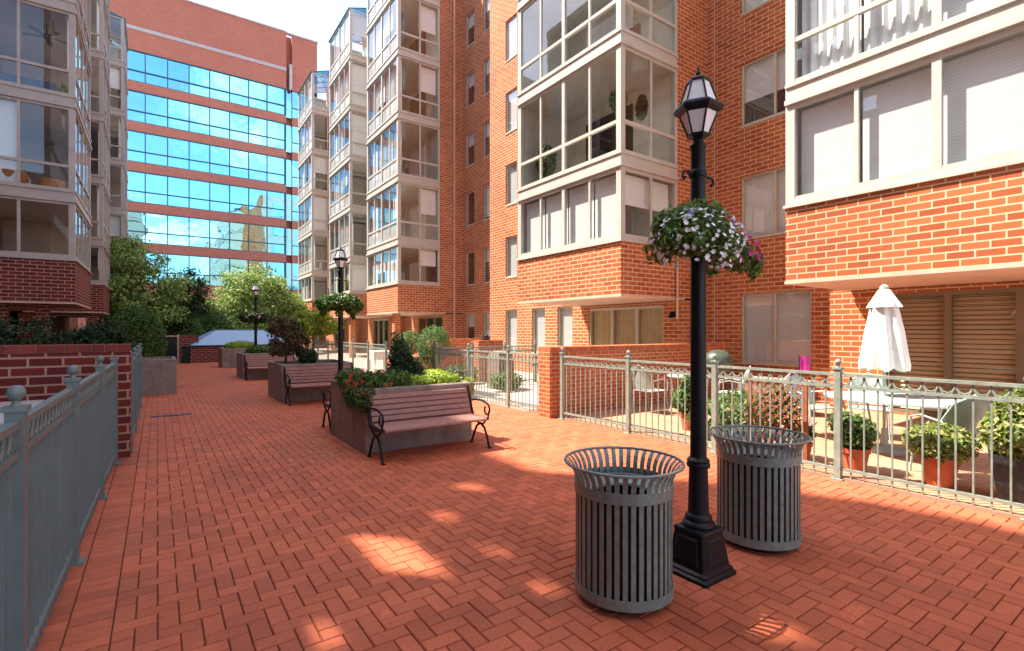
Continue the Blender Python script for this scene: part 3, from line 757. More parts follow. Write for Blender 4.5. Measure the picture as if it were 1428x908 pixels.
# benches (local: faces -Y, width along X, origin at centre of footprint)
def make_bench(label):
    t = thing('park_bench', label, 'bench', (0,0,0), group='slatted park benches by planters'); W = 1.5
    # back slats (5)
    for i in range(5):
        z = .47+i*.067; y = .20+.030*i
        m = MB(); e = .027
        m.loft([[(x, y-.012, z-e), (x, y+.012, z-e+.006), (x, y+.012+.012, z+e), (x, y-.012+.012, z+e-.004)] for x in (-W/2+.03, W/2-.03)])
        m.build('back_slat', 'slat', t, local=True)
    for i in range(6):
        y = -.22+i*.076; z = .405-.012*math.sin((i)/5*pi)
        if i == 0: z -= .01
        m = MB(); m.bbox(-W/2+.03, W/2-.03, y-.033, y+.033, z-.018, z+.012, .006); m.build('seat_slat', 'slat', t, local=True)
    for s in (-1, 1):
        x = s*W/2; m = MB()
        m.tube([(x, -.22, .39), (x, -.02, .375), (x, .17, .385), (x, .22, .50), (x, .30, .73), (x, .33, .80)], [.02,.02,.022,.02,.018,.014], 6)
        # legs: paired curves meeting under the seat
        m.tube([(x, -.26, 0), (x, -.24, .04), (x, -.20, .15), (x, -.13, .26), (x, -.03, .31), (x, .07, .26), (x, .14, .15), (x, .20, .04), (x, .22, 0)], .017, 6)
        m.tube([(x, -.18, .375), (x, -.10, .31), (x, -.03, .30), (x, .04, .31), (x, .13, .375)], .014, 6)
        m.box(x-.022, x+.022, -.29, -.23, 0, .014); m.box(x-.022, x+.022, .19, .25, 0, .014)
        # arm rest scroll
        pts = [(x, .24, .60), (x, .12, .625), (x, -.05, .63), (x, -.17, .61)]
        for q in range(12):
            an = pi/2 + q/11*pi*1.75; rr = .085-.035*q/11
            pts.append((x, -.19+math.cos(an)*rr, .515+math.sin(an)*rr))
        m.tube(pts, .015, 6)
        m.tube([(x, -.22, .39), (x, -.235, .45), (x, -.25, .50)], .013, 6)
        m.build('end_frame', 'iron', t, local=True, smooth=True)
    return t
b0 = make_bench('slatted bench in front of the nearest planter')
b0.location = (2.95, 6.08, 0)
b0['label'] = 'nearest mauve slatted bench in front of the geranium planter'
dup(b0, (3.0, 8.42, 0), pi, 'bench hidden behind the nearest planter, only its iron end showing')
dup(b0, (3.05, 11.75, 0), 0, 'slatted bench against the second planter under the purple tree')
dup(b0, (3.08, 18.25, 0), 0, 'slatted bench against the third planter, farthest bench along the walk')

# ------------------------------------------------------------------ street lamps
def make_lamp(label, baskets):
    t = thing('street_lamp', label, 'street lamp', (0,0,0), group='black post lamps')
    m = MB(); q = [(1,1),(-1,1),(-1,-1),(1,-1)]
    def sq(h, z, b=.0): 
        return [(h-b,h,z),(-h+b,h,z),(-h,h-b,z),(-h,-h+b,z),(-h+b,-h,z),(h-b,-h,z),(h,-h+b,z),(h,h-b,z)]
    m.loft([sq(.172,0,.01), sq(.172,.022,.01), sq(.158,.034,.01), sq(.158,.048,.01), sq(.142,.062,.01), sq(.112,.275,.01), sq(.118,.285,.01), sq(.112,.30,.01), sq(.085,.308,.01)])
    for a in range(4):          # raised panels on the base
        c, s_ = math.cos(a*pi/2), math.sin(a*pi/2)
        def rp(u, o, z): return (c*u-s_*o, s_*u+c*o, z)
        w0, w1 = .098, .078
        m.loft([[rp(-w0, -.139, .085), rp(w0, -.139, .085), rp(w1, -.1168, .255), rp(-w1, -.1168, .255)], [rp(-w0+.012, -.1465, .097), rp(w0-.012, -.1465, .097), rp(w1-.01, -.126, .243), rp(-w1+.01, -.126, .243)]])
    m.build('base', 'iron', t, local=True)
    m = MB(); m.lathe([(.098,.302),(.106,.318),(.098,.335),(.084,.345),(.088,.36),(.082,.378),(.068,.39),(.066,.41),(.060,.69),(.073,.695),(.077,.712),(.070,.726),(.074,.74),(.064,.752),(.054,.76),(.052,.80),(.048,2.6),(.047,2.80),(.054,2.81),(.054,2.83),(.036,2.845),(.032,2.868),(.05,2.885)], (0,0,0), 28)
    m.build('pole', 'iron', t, local=True, smooth=True)
    m = MB()
    for s in (-1, 1):
        m.tube([(s*.045,0,2.64),(s*.12,0,2.64),(s*.16,0,2.63),(s*.17,0,2.60),(s*.15,0,2.585),(s*.14,0,2.60)], .0095, 8)
        m.tube([(s*.04,0,2.59),(s*.09,0,2.60),(s*.11,0,2.635)], .006, 6)
    m.lathe([(.052,2.615),(.058,2.625),(.058,2.655),(.052,2.665)], (0,0,0), 20); m.build('ladder_rest', 'iron', t, local=True, smooth=True)
    n = 6; gl = MB(); gl.lathe([(.062,2.90),(.120,3.045)], (0,0,0), n); gl.lathe([(.118,3.10),(.065,3.255)], (0,0,0), n)
    gl.build('lantern_glass', 'lampglass', t, local=True)
    m = MB()
    for k in range(n):
        a = 2*pi*k/n; c, s_ = math.cos(a), math.sin(a)
        m.tube([(c*.064,s_*.064,2.895),(c*.123,s_*.123,3.05)], .0065, 6); m.tube([(c*.121,s_*.121,3.095),(c*.068,s_*.068,3.258)], .0065, 6)
    m.lathe([(.05,2.875),(.072,2.885),(.074,2.902),(.06,2.905)], (0,0,0), n); m.lathe([(.122,3.035),(.152,3.05),(.158,3.075),(.150,3.09),(.122,3.105)], (0,0,0), n)
    m.lathe([(.078,3.245),(.072,3.265),(.045,3.285),(.02,3.295),(.012,3.30),(.018,3.312),(.008,3.33),(.003,3.36)], (0,0,0), n)
    m.build('lantern_cage', 'iron', t, local=True)
    return t
l0 = make_lamp('tall black lamp post between the two bins', True); l0.location = (2.95, 2.05, 0)
dup(l0, (3.1, 10.6, 0), 0, 'black lamp post with a green basket behind the nearest planter')
dup(l0, (2.95, 20.6, 0), 0, 'farthest black lamp post near the third planter')

def basket(x, y, z, blobs, fl, label, seed, n=2600, size=.035, mat='leaf_mid'):
    rr = random.Random(seed); t = thing('hanging_basket', label, 'hanging basket', (x, y, z-.2), group='flower baskets on lamp posts')
    leaves(MB(), blobs, n, size, .35, .3, rr, 1.6, 0).build('foliage', mat, t)
    m = MB(); m.lathe([(.03,-.06),(.08,-.05),(.125,0),(.13,.02)], (x, y, z), 16); m.build('basket_bowl', 'liner', t, smooth=True)
    for mt, c, r, k, s in fl:
        blossoms(MB(), ellpts(c, r, k, rr, -.6), s, rr).build('blossoms', mt, t)
    m = MB(); m.tube([(x, y, z+.02), (x, y, z+.12), ((x+2.95)/2 if abs(x-2.95) < 1 else x, y, z+.2)], .006, 5); m.build('hanger', 'iron', t)
    return t
bx, by = 2.95, 2.05
M['leaf_basket'] = leafmat('leaf_basket', [(.035, .085, .015), (.08, .17, .03), (.16, .27, .05), (.26, .36, .09)])
rq = random.Random(3)
def trail(cx, cy, cz, rx, n, lo=.05, hi=.2):
    return [((cx+math.cos(a)*rx*q, cy+math.sin(a)*rx*q*.9, cz-rq.uniform(lo, hi)), (.05, .05, rq.uniform(.05, .10))) for a, q in [(rq.uniform(0, 6.28), rq.uniform(.7, 1.05)) for _ in range(n)]]
basket(bx-.14, by-.08, 2.22, [((bx-.16,by-.06,2.22),(.25,.23,.14)), ((bx-.06,by-.05,2.33),(.17,.17,.12)), ((bx-.27,by-.02,2.27),(.15,.14,.11)), ((bx+.03,by-.1,2.20),(.14,.14,.12)), ((bx-.36,by-.1,2.17),(.09,.1,.11))]+trail(bx-.16, by-.06, 2.19, .28, 14, .01, .09),
       [('petalw', (bx-.14,by-.08,2.18), (.31,.28,.185), 300, .032), ('petalv', (bx-.12,by-.05,2.27), (.27,.24,.12), 60, .028), ('petalw', (bx-.12,by-.1,2.06), (.27,.24,.07), 90, .034)], 'full basket of white and violet flowers on the nearest lamp post', 5, 7000, .026, 'leaf_basket')
basket(bx+.36, by+.04, 2.14, [((bx+.34,by+.04,2.20),(.17,.16,.11)), ((bx+.46,by+.04,2.16),(.14,.14,.10)), ((bx+.24,by+.02,2.2),(.12,.12,.1))]+trail(bx+.40, by+.02, 2.12, .18, 9, .0, .08),
       [('petalp', (bx+.37,by+.03,2.14), (.23,.22,.16), 120, .036), ('petalv', (bx+.3,by+.03,2.2), (.18,.17,.1), 16, .028)], 'smaller basket with magenta flowers on the nearest lamp post', 6, 2600, .027, 'leaf_basket')
basket(3.1, 10.6, 2.15, [((3.08,10.55,2.19),(.40,.34,.17)), ((2.78,10.5,2.14),(.22,.24,.15)), ((3.36,10.6,2.12),(.2,.24,.17)), ((2.7,10.4,2.0),(.08,.08,.12)), ((3.0,10.4,1.98),(.07,.07,.12)), ((3.3,10.45,1.95),(.08,.08,.12))], [('petalw', (3.1,10.5,2.2), (.4,.34,.17), 45, .035)], 'wide green leafy basket on the second lamp post', 8, 4200, .055)
basket(2.95, 20.6, 2.05, [((2.95,20.6,2.08),(.55,.4,.22))], [('petalp', (2.95,20.5,2.1), (.5,.4,.2), 20, .05)], 'dark basket on the farthest lamp post', 9, 1800, .07, 'leaf_dark')

# ------------------------------------------------------------------ litter bins
def make_bin():
    t = thing('litter_bin', '', 'litter bin', (0,0,0), group='slatted metal bins by the lamp post'); n = 40
    for k in range(n):
        a = 2*pi*k/n; c, s_ = math.cos(a), math.sin(a); h = .0135
        prof = [(.284,.06),(.284,.6),(.285,.68),(.292,.73),(.310,.770),(.333,.797),(.347,.805)]
        m = MB(); rings = []
        for r, z in prof:
            rings.append([(c*(r-.003)+s_*h, s_*(r-.003)-c*h, z-.002), (c*(r+.003)+s_*h, s_*(r+.003)-c*h, z+.0), (c*(r+.003)-s_*h, s_*(r+.003)+c*h, z+.0), (c*(r-.003)-s_*h, s_*(r-.003)+c*h, z-.002)])
        m.loft(rings); m.build('slat', 'bin', t, local=True)
    m = MB()
    def hoop(z0, z1, r, th=.005):
        N_ = 64
        m.loft([[(rr*math.cos(2*pi*k/N_), rr*math.sin(2*pi*k/N_), z) for k in range(N_)] for rr, z in ((r-th,z0),(r,z0),(r,z1),(r-th,z1),(r-th,z0))], cap=False)
    hoop(.632, .695, .295); m.build('band', 'bin', t, local=True, smooth=True); m = MB(); hoop(.045, .105, .295)
    m.build('band', 'bin', t, local=True, smooth=True)
    m = MB(); m.tube([(.350*math.cos(2*pi*k/64), .350*math.sin(2*pi*k/64), .808) for k in range(65)], .009, 8, cap=False); m.build('rim', 'bin', t, local=True, smooth=True)
    m = MB(); N_ = 48
    m.loft([[(rr*math.cos(2*pi*k/N_), rr*math.sin(2*pi*k/N_), z) for k in range(N_)] for rr, z in ((.262,.055),(.262,.655),(.255,.655),(.25,.09),(.02,.085))], cap=False)
    m.loft([[(rr*math.cos(2*pi*k/N_), rr*math.sin(2*pi*k/N_), z) for k in range(N_)] for rr, z in ((.23,.003),(.262,.055),(.1,.056))], cap=True)
    m.build('liner', 'liner', t, local=True, smooth=True)
    m = MB()
    m.loft([[(rr*math.cos(2*pi*k/N_), rr*math.sin(2*pi*k/N_), z) for k in range(N_)] for rr, z in ((.28,.66),(.17,.625),(.165,.61),(.275,.64),(.28,.66))], cap=False)
    m.build('inner_lid', 'bin', t, local=True, smooth=True)
    return t
b = make_bin(); b.location = (2.32, 2.135, 0); b['label'] = 'nearest slatted grey green bin, left of the lamp post'
dup(b, (3.75, 2.09, 0), .3, 'slatted grey green bin right of the lamp post, nearer the fence')

# ------------------------------------------------------------------ skylight
sk = thing('glass_skylight', 'low brick based glass skylight with sloping panes coloured as reflected sky', 'skylight', (3.6, 32, 0))
MB().box(1.35, 6.0, 29.7, 35, 0, .78).build('brick_base', 'brickred', sk)
MB().box(1.27, 6.08, 29.62, 35.08, .782, .86).build('curb', 'iron', sk)
m = MB(); a = [(1.3,29.65,.862),(6.05,29.65,.862),(6.05,35.05,.862),(1.3,35.05,.862)]; c = [(2.55,31.6,1.62),(4.9,31.6,1.62),(4.9,33.2,1.62),(2.55,33.2,1.62)]
m.loft([a, c]); so = m.build('glazing', 'paintedsky', sk)
m = MB()
for p, q in zip(a, c): m.tube([p, q], .035, 4)
for k in range(4): m.tube([c[k], c[(k+1) % 4]], .035, 4)

m.build('glazing_bars', 'mullion', so)
tag(MB().box(1.0, 1.3, 29.4, 29.7, 0, .75).lathe([(.17,0),(.17,.06),(.1,.12)], (1.15, 29.55, .751), 12).build('litter_bin', 'iron'), 'small dark bin at the corner of the skylight base', 'litter bin')

# ------------------------------------------------------------------ vegetation
def shrub(name, label, blobs, n, size, mat, seed, base, cat='shrub', stem=.03, group=None, **kw):
    rr = random.Random(seed); t = thing(name, label, cat, base, group=group)
    leaves(MB(), blobs, n, size, kw.get('shell', .5), kw.get('droop', 0), rr, kw.get('elong', 1.6), kw.get('clump', 0)).build('foliage', mat, t)
    m = MB(); c = blobs[0][0]; trunk(m, base, (c[0], c[1], c[2]+blobs[0][1][2]*.2), stem, 5, max(blobs[0][1])*.55, rr); m.build('stem', 'bark', t, smooth=True)
    return t
# planter 1
shrub('conifer', 'dark conical evergreen in the middle of the nearest planter', [((3.05,7.3,.95),(.22,.22,.3)), ((3.02,7.3,1.22),(.17,.17,.25)), ((2.98,7.3,1.45),(.10,.1,.16)), ((3.2,7.3,1.0),(.2,.2,.2))], 3200, .035, 'leaf_dark', 31, (3.03,7.3,.77), shell=.3, elong=2.2)
rr = random.Random(44)
t = thing('geranium_bed', 'red geraniums spilling over the left corner of the nearest planter', 'flower bed', (2.5, 6.9, .76))
leaves(MB(), [((2.42,6.75,.90),(.28,.28,.16)), ((2.28,6.62,.78),(.18,.20,.17)), ((2.3,7.3,.90),(.22,.45,.15)), ((2.75,6.8,.9),(.27,.3,.14)), ((2.2,6.45,.70),(.16,.12,.20)), ((2.14,6.8,.72),(.10,.25,.16))], 4200, .045, .3, .1, rr, 1.2).build('foliage', 'leaf_mid', t)
pts = ellpts((2.36,6.7,.90), (.30,.30,.16), 26, rr, -.5) + ellpts((2.2,6.55,.78), (.14,.16,.16), 12, rr) + ellpts((2.3,7.3,.95), (.2,.4,.1), 7, rr, 0)
mb = MB()
for p, d in pts:
    blossoms(mb, ellpts(p, (.025,.025,.02), 8, rr), .024, rr)
mb.build('blossoms', 'petalr', t)
t = thing('coleus_bed', 'bright lime foliage filling the right half of the nearest planter', 'flower bed', (3.3, 6.9, .76))
leaves(MB(), [((3.4,6.72,.87),(.34,.2,.11)), ((3.55,7.2,.88),(.2,.4,.11)), ((3.05,6.7,.86),(.22,.2,.1)), ((3.83,6.6,.76),(.07,.12,.16))], 4200, .045, .2, 0, rr, 1.3).build('foliage', 'leaf_lime', t)
t = thing('ground_plants', 'mid green bedding between geraniums and evergreen in nearest planter', 'plants', (3.0, 7.3, .76))
leaves(MB(), [((3.0,7.3,.85),(.65,.6,.12))], 4000, .04, .1, 0, rr, 1.5).build('foliage', 'leaf_mid', t)
# planter 2
shrub('purple_tree', 'small purple leaved tree in the second planter', [((2.48,12.9,1.4),(.36,.36,.38)), ((2.36,12.8,1.72),(.25,.24,.24)), ((2.74,13,1.28),(.28,.3,.3)), ((2.64,12.9,1.68),(.2,.2,.2)), ((2.28,12.8,1.22),(.2,.2,.22))], 4200, .06, 'leaf_purple', 51, (2.5,12.9,.76), 'tree', clump=14)
shrub('weeping_tree', 'small yellow green weeping tree at right of the second planter', [((3.12,13.0,1.86),(.38,.38,.24)), ((3.36,13.0,1.66),(.42,.38,.18)), ((2.98,13.0,1.62),(.2,.3,.24))], 6500, .055, 'leaf_lime', 52, (3.15,13.0,.76), 'tree', droop=.6, clump=10)
shrub('boxwood', 'small dark boxwood ball at the right of the second planter', [((2.88,12.45,.98),(.22,.22,.21))], 1600, .035, 'leaf_dark', 53, (2.88,12.45,.76))
shrub('low_shrub', 'low green plants in the third planter', [((3.05,19.4,.92),(.6,.6,.16))], 1600, .06, 'leaf_mid', 54, (3.05,19.4,.76))
shrub('low_shrub', 'yellow green plants in the farthest planter', [((3.05,25.5,.92),(.65,.6,.2))], 1500, .07, 'leaf_yellow', 55, (3.05,25.5,.76))
# left beds
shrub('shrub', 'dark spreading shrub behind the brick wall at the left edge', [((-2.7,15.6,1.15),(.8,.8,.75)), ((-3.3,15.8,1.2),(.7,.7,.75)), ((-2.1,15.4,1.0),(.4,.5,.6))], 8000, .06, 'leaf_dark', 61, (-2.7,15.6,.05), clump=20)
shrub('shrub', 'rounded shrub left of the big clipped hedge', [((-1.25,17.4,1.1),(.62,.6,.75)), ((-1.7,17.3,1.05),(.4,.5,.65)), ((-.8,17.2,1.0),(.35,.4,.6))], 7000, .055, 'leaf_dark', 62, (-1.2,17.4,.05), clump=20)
shrub('clipped_hedge', 'tall rounded clipped hedge behind the bare planter block', [((-.6,21.2,1.35),(.82,.8,1.1)), ((-.35,21.0,1.1),(.6,.7,1.0))], 13000, .055, 'leaf_mid', 63, (-.6,21.2,.05), shell=.75)
# right patios
shrub('topiary_ball', 'smaller clipped round topiary beside the low brick planter', [((7.55,17.3,1.15),(.42,.42,.45))], 4500, .035, 'leaf_box', 71, (7.55,17.3,.5), shell=.7)
shrub('topiary_ball', 'larger clipped shrub behind the corner of the patio fence', [((7.0,14.2,1.15),(.52,.52,.6)), ((6.8,14.2,.7),(.35,.4,.5)), ((7.15,14.2,1.45),(.3,.35,.28))], 7000, .035, 'leaf_box', 72, (7.0,14.2,.03), shell=.6)
shrub('low_shrub', 'grey green ground plants inside the corner of the far patio fence', [((7.2,12.9,.35),(.6,.3,.3)), ((7.4,10.8,.3),(.5,.3,.25))], 2200, .05, 'leaf_box', 73, (7.2,12.9,.03))
# background trees
def tree(label, x, y, h, blobs, n, size, mat, seed):
    rr = random.Random(seed); t = thing('tree', label, 'tree', (x, y, 0), group='trees at the end of the courtyard')
    leaves(MB(), blobs, n, size, .25, .1, rr, 1.6, 16).build('crown', mat, t)
    m = MB(); trunk(m, (x, y, -.03), (x, y, h*.75), .12, 8, 1.5, rr); m.build('trunk', 'bark', t, smooth=True)
tree('bright yellow green tree beside the left building', -.9, 35, 6.5, [((-1.0,35,5.3),(1.5,1.4,1.4)), ((-.2,35,4.2),(1.7,1.4,1.3)), ((-1.6,35,3.6),(1.3,1.3,1.3)), ((-.6,34.6,2.6),(1.6,1.3,1.1))], 15000, .12, 'leaf_tree', 81)
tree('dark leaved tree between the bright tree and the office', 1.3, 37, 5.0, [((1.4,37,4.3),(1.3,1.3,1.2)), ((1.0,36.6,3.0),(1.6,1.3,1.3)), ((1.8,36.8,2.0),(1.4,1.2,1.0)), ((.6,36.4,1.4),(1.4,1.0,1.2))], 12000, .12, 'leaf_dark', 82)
tree('wide pale green tree behind the glass skylight', 5.4, 38, 6.0, [((5.3,38,4.6),(2.0,1.8,1.3)), ((4.2,38,3.6),(1.7,1.6,1.2)), ((6.6,38,3.8),(1.7,1.5,1.5)), ((5.4,37.5,2.6),(2.4,1.6,1.2)), ((7.5,38,2.6),(1.3,1.5,1.6)), ((3.4,37.5,2.4),(1.2,1.2,1.0))], 20000, .13, 'leaf_tree', 83)
shrub('low_tree', 'low pale green shrub left of the glass skylight', [((2.0,35.9,1.6),(1.3,.8,1.0)), ((1.6,35.7,1.2),(1.0,.7,.8)), ((2.9,36,1.9),(1.1,.8,.9))], 6500, .1, 'leaf_box', 84, (2,35.9,0), clump=14)
tag(MB().box(-14, 30, 46.5, 46.8, 0, 1.6).build('brick_wall', 'brickred'), 'low boundary wall behind the trees at the courtyard end', 'wall')
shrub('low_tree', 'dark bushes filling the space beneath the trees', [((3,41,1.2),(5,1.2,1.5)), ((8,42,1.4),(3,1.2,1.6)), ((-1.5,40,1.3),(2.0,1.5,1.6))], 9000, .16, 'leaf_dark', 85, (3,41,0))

# potted plants
def potted(label, x, y, kind, r, h, blobs, n, size, mat, seed):
    rr = random.Random(seed); t = thing('potted_plant', label, 'potted plant', (x, y, .03), group='potted plants behind the patio fence')
    m = MB(); z = .03
    if kind == 'terra': m.lathe([(r*.68,z),(r*.9,z+h*.78),(r*1.0,z+h*.8),(r*1.02,z+h),(r*.9,z+h),(r*.88,z+h-.03)], (x, y, 0), 24)
    else: m.lathe([(r*.72,z),(r*1.0,z+h),(r*.93,z+h),(r*.9,z+h-.04)], (x, y, 0), 4, rot=pi/4)
    m.build('pot', 'terra' if kind == 'terra' else 'blackpot', t, smooth=kind == 'terra')
    leaves(MB(), [((x+b[0], y+b[1], z+h+b[2]), b[3]) for b in blobs], n, size, .2, .1, rr, 2.0).build('foliage', mat, t)
    m = MB()
    for k in range(5):
        a = rr.uniform(0, 6.28); m.tube([(x, y, z+h-.03), (x+math.cos(a)*.05, y+math.sin(a)*.05, z+h+.12), (x+math.cos(a)*.15, y+math.sin(a)*.15, z+h+.25)], .006, 5)
    m.build('stems', 'bark', t)
potted('terracotta pot with yellow tinged bush right of the lamp post fence panel', 6.45, 1.85, 'terra', .16, .27, [((0),0,.13,(.30,.28,.16))], 1700, .045, 'leaf_box', 91) if False else None
potted('terracotta pot with green bush just right of the fence post', 6.42, 2.45, 'terra', .15, .26, [(0,0,.17,(.24,.22,.2)), (-.05,.1,.25,(.15,.15,.15))], 1500, .04, 'leaf_box', 92)
potted('terracotta pot with wide variegated bush in the middle of the near panel', 6.5, 1.72, 'terra', .17, .30, [(0,0,.14,(.30,.30,.19))], 2400, .038, 'leaf_bush', 93)
potted('black woven square pot with tall lime bush at right edge', 6.55, 1.12, 'black', .28, .42, [(0,0,.2,(.32,.30,.25)), (.05,0,.42,(.22,.22,.2))], 3400, .042, 'leaf_bush', 94)
potted('terracotta pot with sparse plant left of the lamp post', 6.9, 4.95, 'terra', .16, .28, [(0,0,.2,(.28,.28,.24)), (0,0,.42,(.16,.16,.2))], 1200, .05, 'leaf_mid', 95)
potted('small terracotta pot beneath the wooden trellis', 6.5, 3.05, 'terra', .11, .2, [(0,0,.1,(.14,.14,.1))], 350, .04, 'leaf_mid', 96)
shrub('low_shrub', 'leafy bed plants behind the lamp post inside the patio fence', [((7.2,4.3,.35),(.5,.4,.35)), ((6.6,4.4,.3),(.3,.3,.3))], 1800, .05, 'leaf_box', 97, (7.2,4.3,.03))
# trellis
t = thing('wooden_trellis', 'red cedar lattice trellis with climbing leaves behind the fence', 'trellis', (6.35, 3.3, .03))
for yy in (2.93, 3.62): MB().box(6.3, 6.34, yy-.02, yy+.02, .03, 1.02).build('post', 'woodred', t)
m = MB(); k = 0
for i in range(-9, 10):
    for sgn in (1, -1):
        y0_ = 2.95+(i*.11); pts = []
        # clip diagonal strip to rectangle 2.95..3.60 x .1..1.0
        tt = [s_/40*1.6 for s_ in range(41)]
        seg = [(y0_+sgn*q*.6+(0 if sgn > 0 else .65), .1+q*.6) for q in tt if 2.95 <= y0_+sgn*q*.6+(0 if sgn > 0 else .65) <= 3.60 and .1+q*.6 <= 1.0]
        if len(seg) > 1:
            (a, c), (b_, d) = seg[0], seg[-1]; X = 6.31+.008*sgn
            m.add([(X,a-.011,c),(X,a+.011,c),(X,b_+.011,d),(X,b_-.011,d),(X+.006,a-.011,c),(X+.006,a+.011,c),(X+.006,b_+.011,d),(X+.006,b_-.011,d)], [(0,1,2,3),(4,7,6,5),(0,3,7,4),(1,5,6,2)])
m.build('lattice', 'woodred', t)
tag(leaves(MB(), [((6.4,3.28,.55),(.06,.3,.42))], 500, .05, .1, 0, R).build('climbing_vine', 'leaf_mid'), 'sparse climbing vine growing up the cedar trellis', 'vine')

# umbrella, table, chairs
UX, UY = 7.75, 2.62
t = thing('patio_umbrella', 'closed white patio umbrella standing through the oval table', 'umbrella', (UX, UY, .03))
m = MB(); nseg = 64; rings = []
for z, r, amp in ((1.10,.235,.18),(1.16,.24,.18),(1.35,.215,.17),(1.6,.185,.15),(1.85,.145,.12),(1.94,.13,.1)):
    rings.append([(UX+math.cos(2*pi*k/nseg)*r*(1+amp*math.cos(8*2*pi*k/nseg+z*2)+.05*math.sin(3*2*pi*k/nseg)), UY+math.sin(2*pi*k/nseg)*r*(1+amp*math.cos(8*2*pi*k/nseg+z*2)), z+(.02*math.cos(8*2*pi*k/nseg) if z < 1.12 else 0)) for k in range(nseg)])
m.loft(rings, cap=False); m.build('canopy', 'white', t, smooth=True)
m = MB(); m.loft([[(UX+math.cos(2*pi*k/48)*r*(1+a*math.cos(8*2*pi*k/48)), UY+math.sin(2*pi*k/48)*r*(1+a*math.cos(8*2*pi*k/48)), z) for k in range(48)] for z, r, a in ((1.90,.185,.12),(1.93,.175,.1),(2.05,.11,.05),(2.13,.065,0),(2.14,.02,0))], cap=False); m.build('vent', 'white', t, smooth=True)
m = MB(); m.tube([(UX,UY,.03),(UX,UY,2.16)], .019, 10); m.lathe([(.24,0),(.24,.05),(.05,.09),(.03,.3),(.02,.3)], (UX,UY,.03), 20); m.lathe([(.05,0),(.05,.03),(.015,.06)], (UX,UY,2.14), 10); m.build('pole', 'mesh', t, smooth=True)
def patio_table(label, x, y, rx, ry, h=.72):
    t = thing('patio_table', label, 'table', (x, y, .03))
    MB().lathe([(.92,h-.03),(1,h-.025),(1,h-.005),(.97,h)], (x, y, .03), 36, sx=rx, sy=ry).build('table_top', 'tabletop', t, smooth=False)
    for sx_ in (-1, 1):
        for sy_ in (-1, 1):
            MB().tube([(x+sx_*rx*.62, y+sy_*ry*.62, .03), (x+sx_*rx*.5, y+sy_*ry*.5, .35), (x+sx_*rx*.6, y+sy_*ry*.6, h)], .015, 6).build('leg', 'mesh', t)
patio_table('pale oval patio table under the closed umbrella', UX-.1, UY-.2, .62, .85)
patio_table('small white patio table behind the fence left of the lamp', 8.5, 6.1, .42, .42, .70)
def make_chair(label):
    t = thing('patio_chair', label, 'chair', (0,0,0), group='metal mesh patio chairs')
    m = MB(); m.loft([[(x, y, z+dz) for x, y in ((-.23,-.22),(.23,-.22),(.22,.22),(-.22,.22))] for z, dz in ((.42,0),(.435,0))]); m.build('seat', 'mesh', t, local=True)
    m = MB(); pts = []
    rings = []
    for q in range(9):
        u = -1+q/4; w = .225*u; dy = .06*u*u
        rings.append([(w, .21-dy, .46), (w, .215-dy, .46), (w*.95, .305-dy, .80+.08*(1-u*u)), (w*.95, .30-dy, .80+.08*(1-u*u))])
    m.loft(rings); m.build('backrest', 'mesh', t, local=True)
    m = MB(); m.tube([(-.24,.16,.42),(-.24,.2,.65),(-.2,.29,.82),(0,.32,.92),(.2,.29,.82),(.24,.2,.65),(.24,.16,.42)], .012, 6)
    for s in (-1, 1): m.tube([(s*.24,.22,.62),(s*.27,-.05,.66),(s*.26,-.2,.62),(s*.24,-.22,.42)], .012, 6)
    m.build('frame', 'mesh', t, local=True, smooth=True)
    for s in (-1, 1):
        for e in (-1, 1): MB().tube([(s*.22, e*.2, .42), (s*.24, e*.24, 0)], .012, 6).build('leg', 'mesh', t, local=True)
    return t
c0 = make_chair('pale mesh chair seen side on behind the fence, left of the white table'); c0.location = (7.75, 6.45, .03); c0.rotation_euler = (0,0,pi/2)
dup(c0, (8.7, 5.35, .03), -2.6, 'pale mesh chair between the white table and the lamp post')
dup(c0, (6.95, 1.75, .03), 2.5, 'metal chair tucked at the near side of the oval table')
dup(c0, (8.6, 3.1, .03), -1.2, 'metal chair on the far side of the oval table')
dup(c0, (8.0, 3.65, .03), -.3, 'metal chair left of the closed umbrella')
dup(c0, (8.3, .95, .03), -2.2, 'metal chair at the right edge behind the black pot')
# grill, cushion, white covered table, garden box
t = thing('kettle_grill', 'dark green kettle grill under the ground floor window', 'grill', (9.6, 6.2, .03))
MB().sphere((9.6, 6.2, .95), .3, 20, 12, (1,1,.85)).build('kettle', 'grillgreen', t, smooth=True)
for a in range(3): MB().tube([(9.6+.18*math.cos(a*2.1), 6.2+.18*math.sin(a*2.1), .8), (9.6+.3*math.cos(a*2.1), 6.2+.3*math.sin(a*2.1), .03)], .015, 6).build('leg', 'iron', t)
t = thing('storage_bench', 'grey slatted storage box against the wall under the window', 'storage box', (9.9, 5.2, .03))
MB().bbox(9.6, 10.1, 4.5, 5.9, .06, .62, .02).build('body', 'concrete', t); MB().bbox(9.57, 10.13, 4.47, 5.93, .622, .66, .01).build('lid', 'frameg', t)
t = thing('flag_banner', 'small pink garden flag beside the trellis', 'garden flag', (8.2, 3.9, .03))
MB().tube([(8.2,3.9,.03),(8.2,3.9,1.22)], .008, 6).build('pole', 'iron', t)
wavy(8.2, 8.29, 3.9, 3.78, .98, 1.2, .012, .15).build('cloth', 'petalp', t)
t = thing('covered_table', 'white cloth covered table on the far patio beside the evergreen', 'table', (7.3, 19.6, .03))
MB().bbox(6.9, 7.7, 19.2, 20.0, .45, .80, .03).build('cloth', 'white', t)
for a in (6.98, 7.62):
    for b_ in (19.28, 19.92): MB().box(a-.02, a+.02, b_-.02, b_+.02, .03, .45).build('leg', 'white', t)
t = thing('gas_grill', 'tall grey covered grill behind the far patio fence', 'grill', (7.6, 11.4, .03))
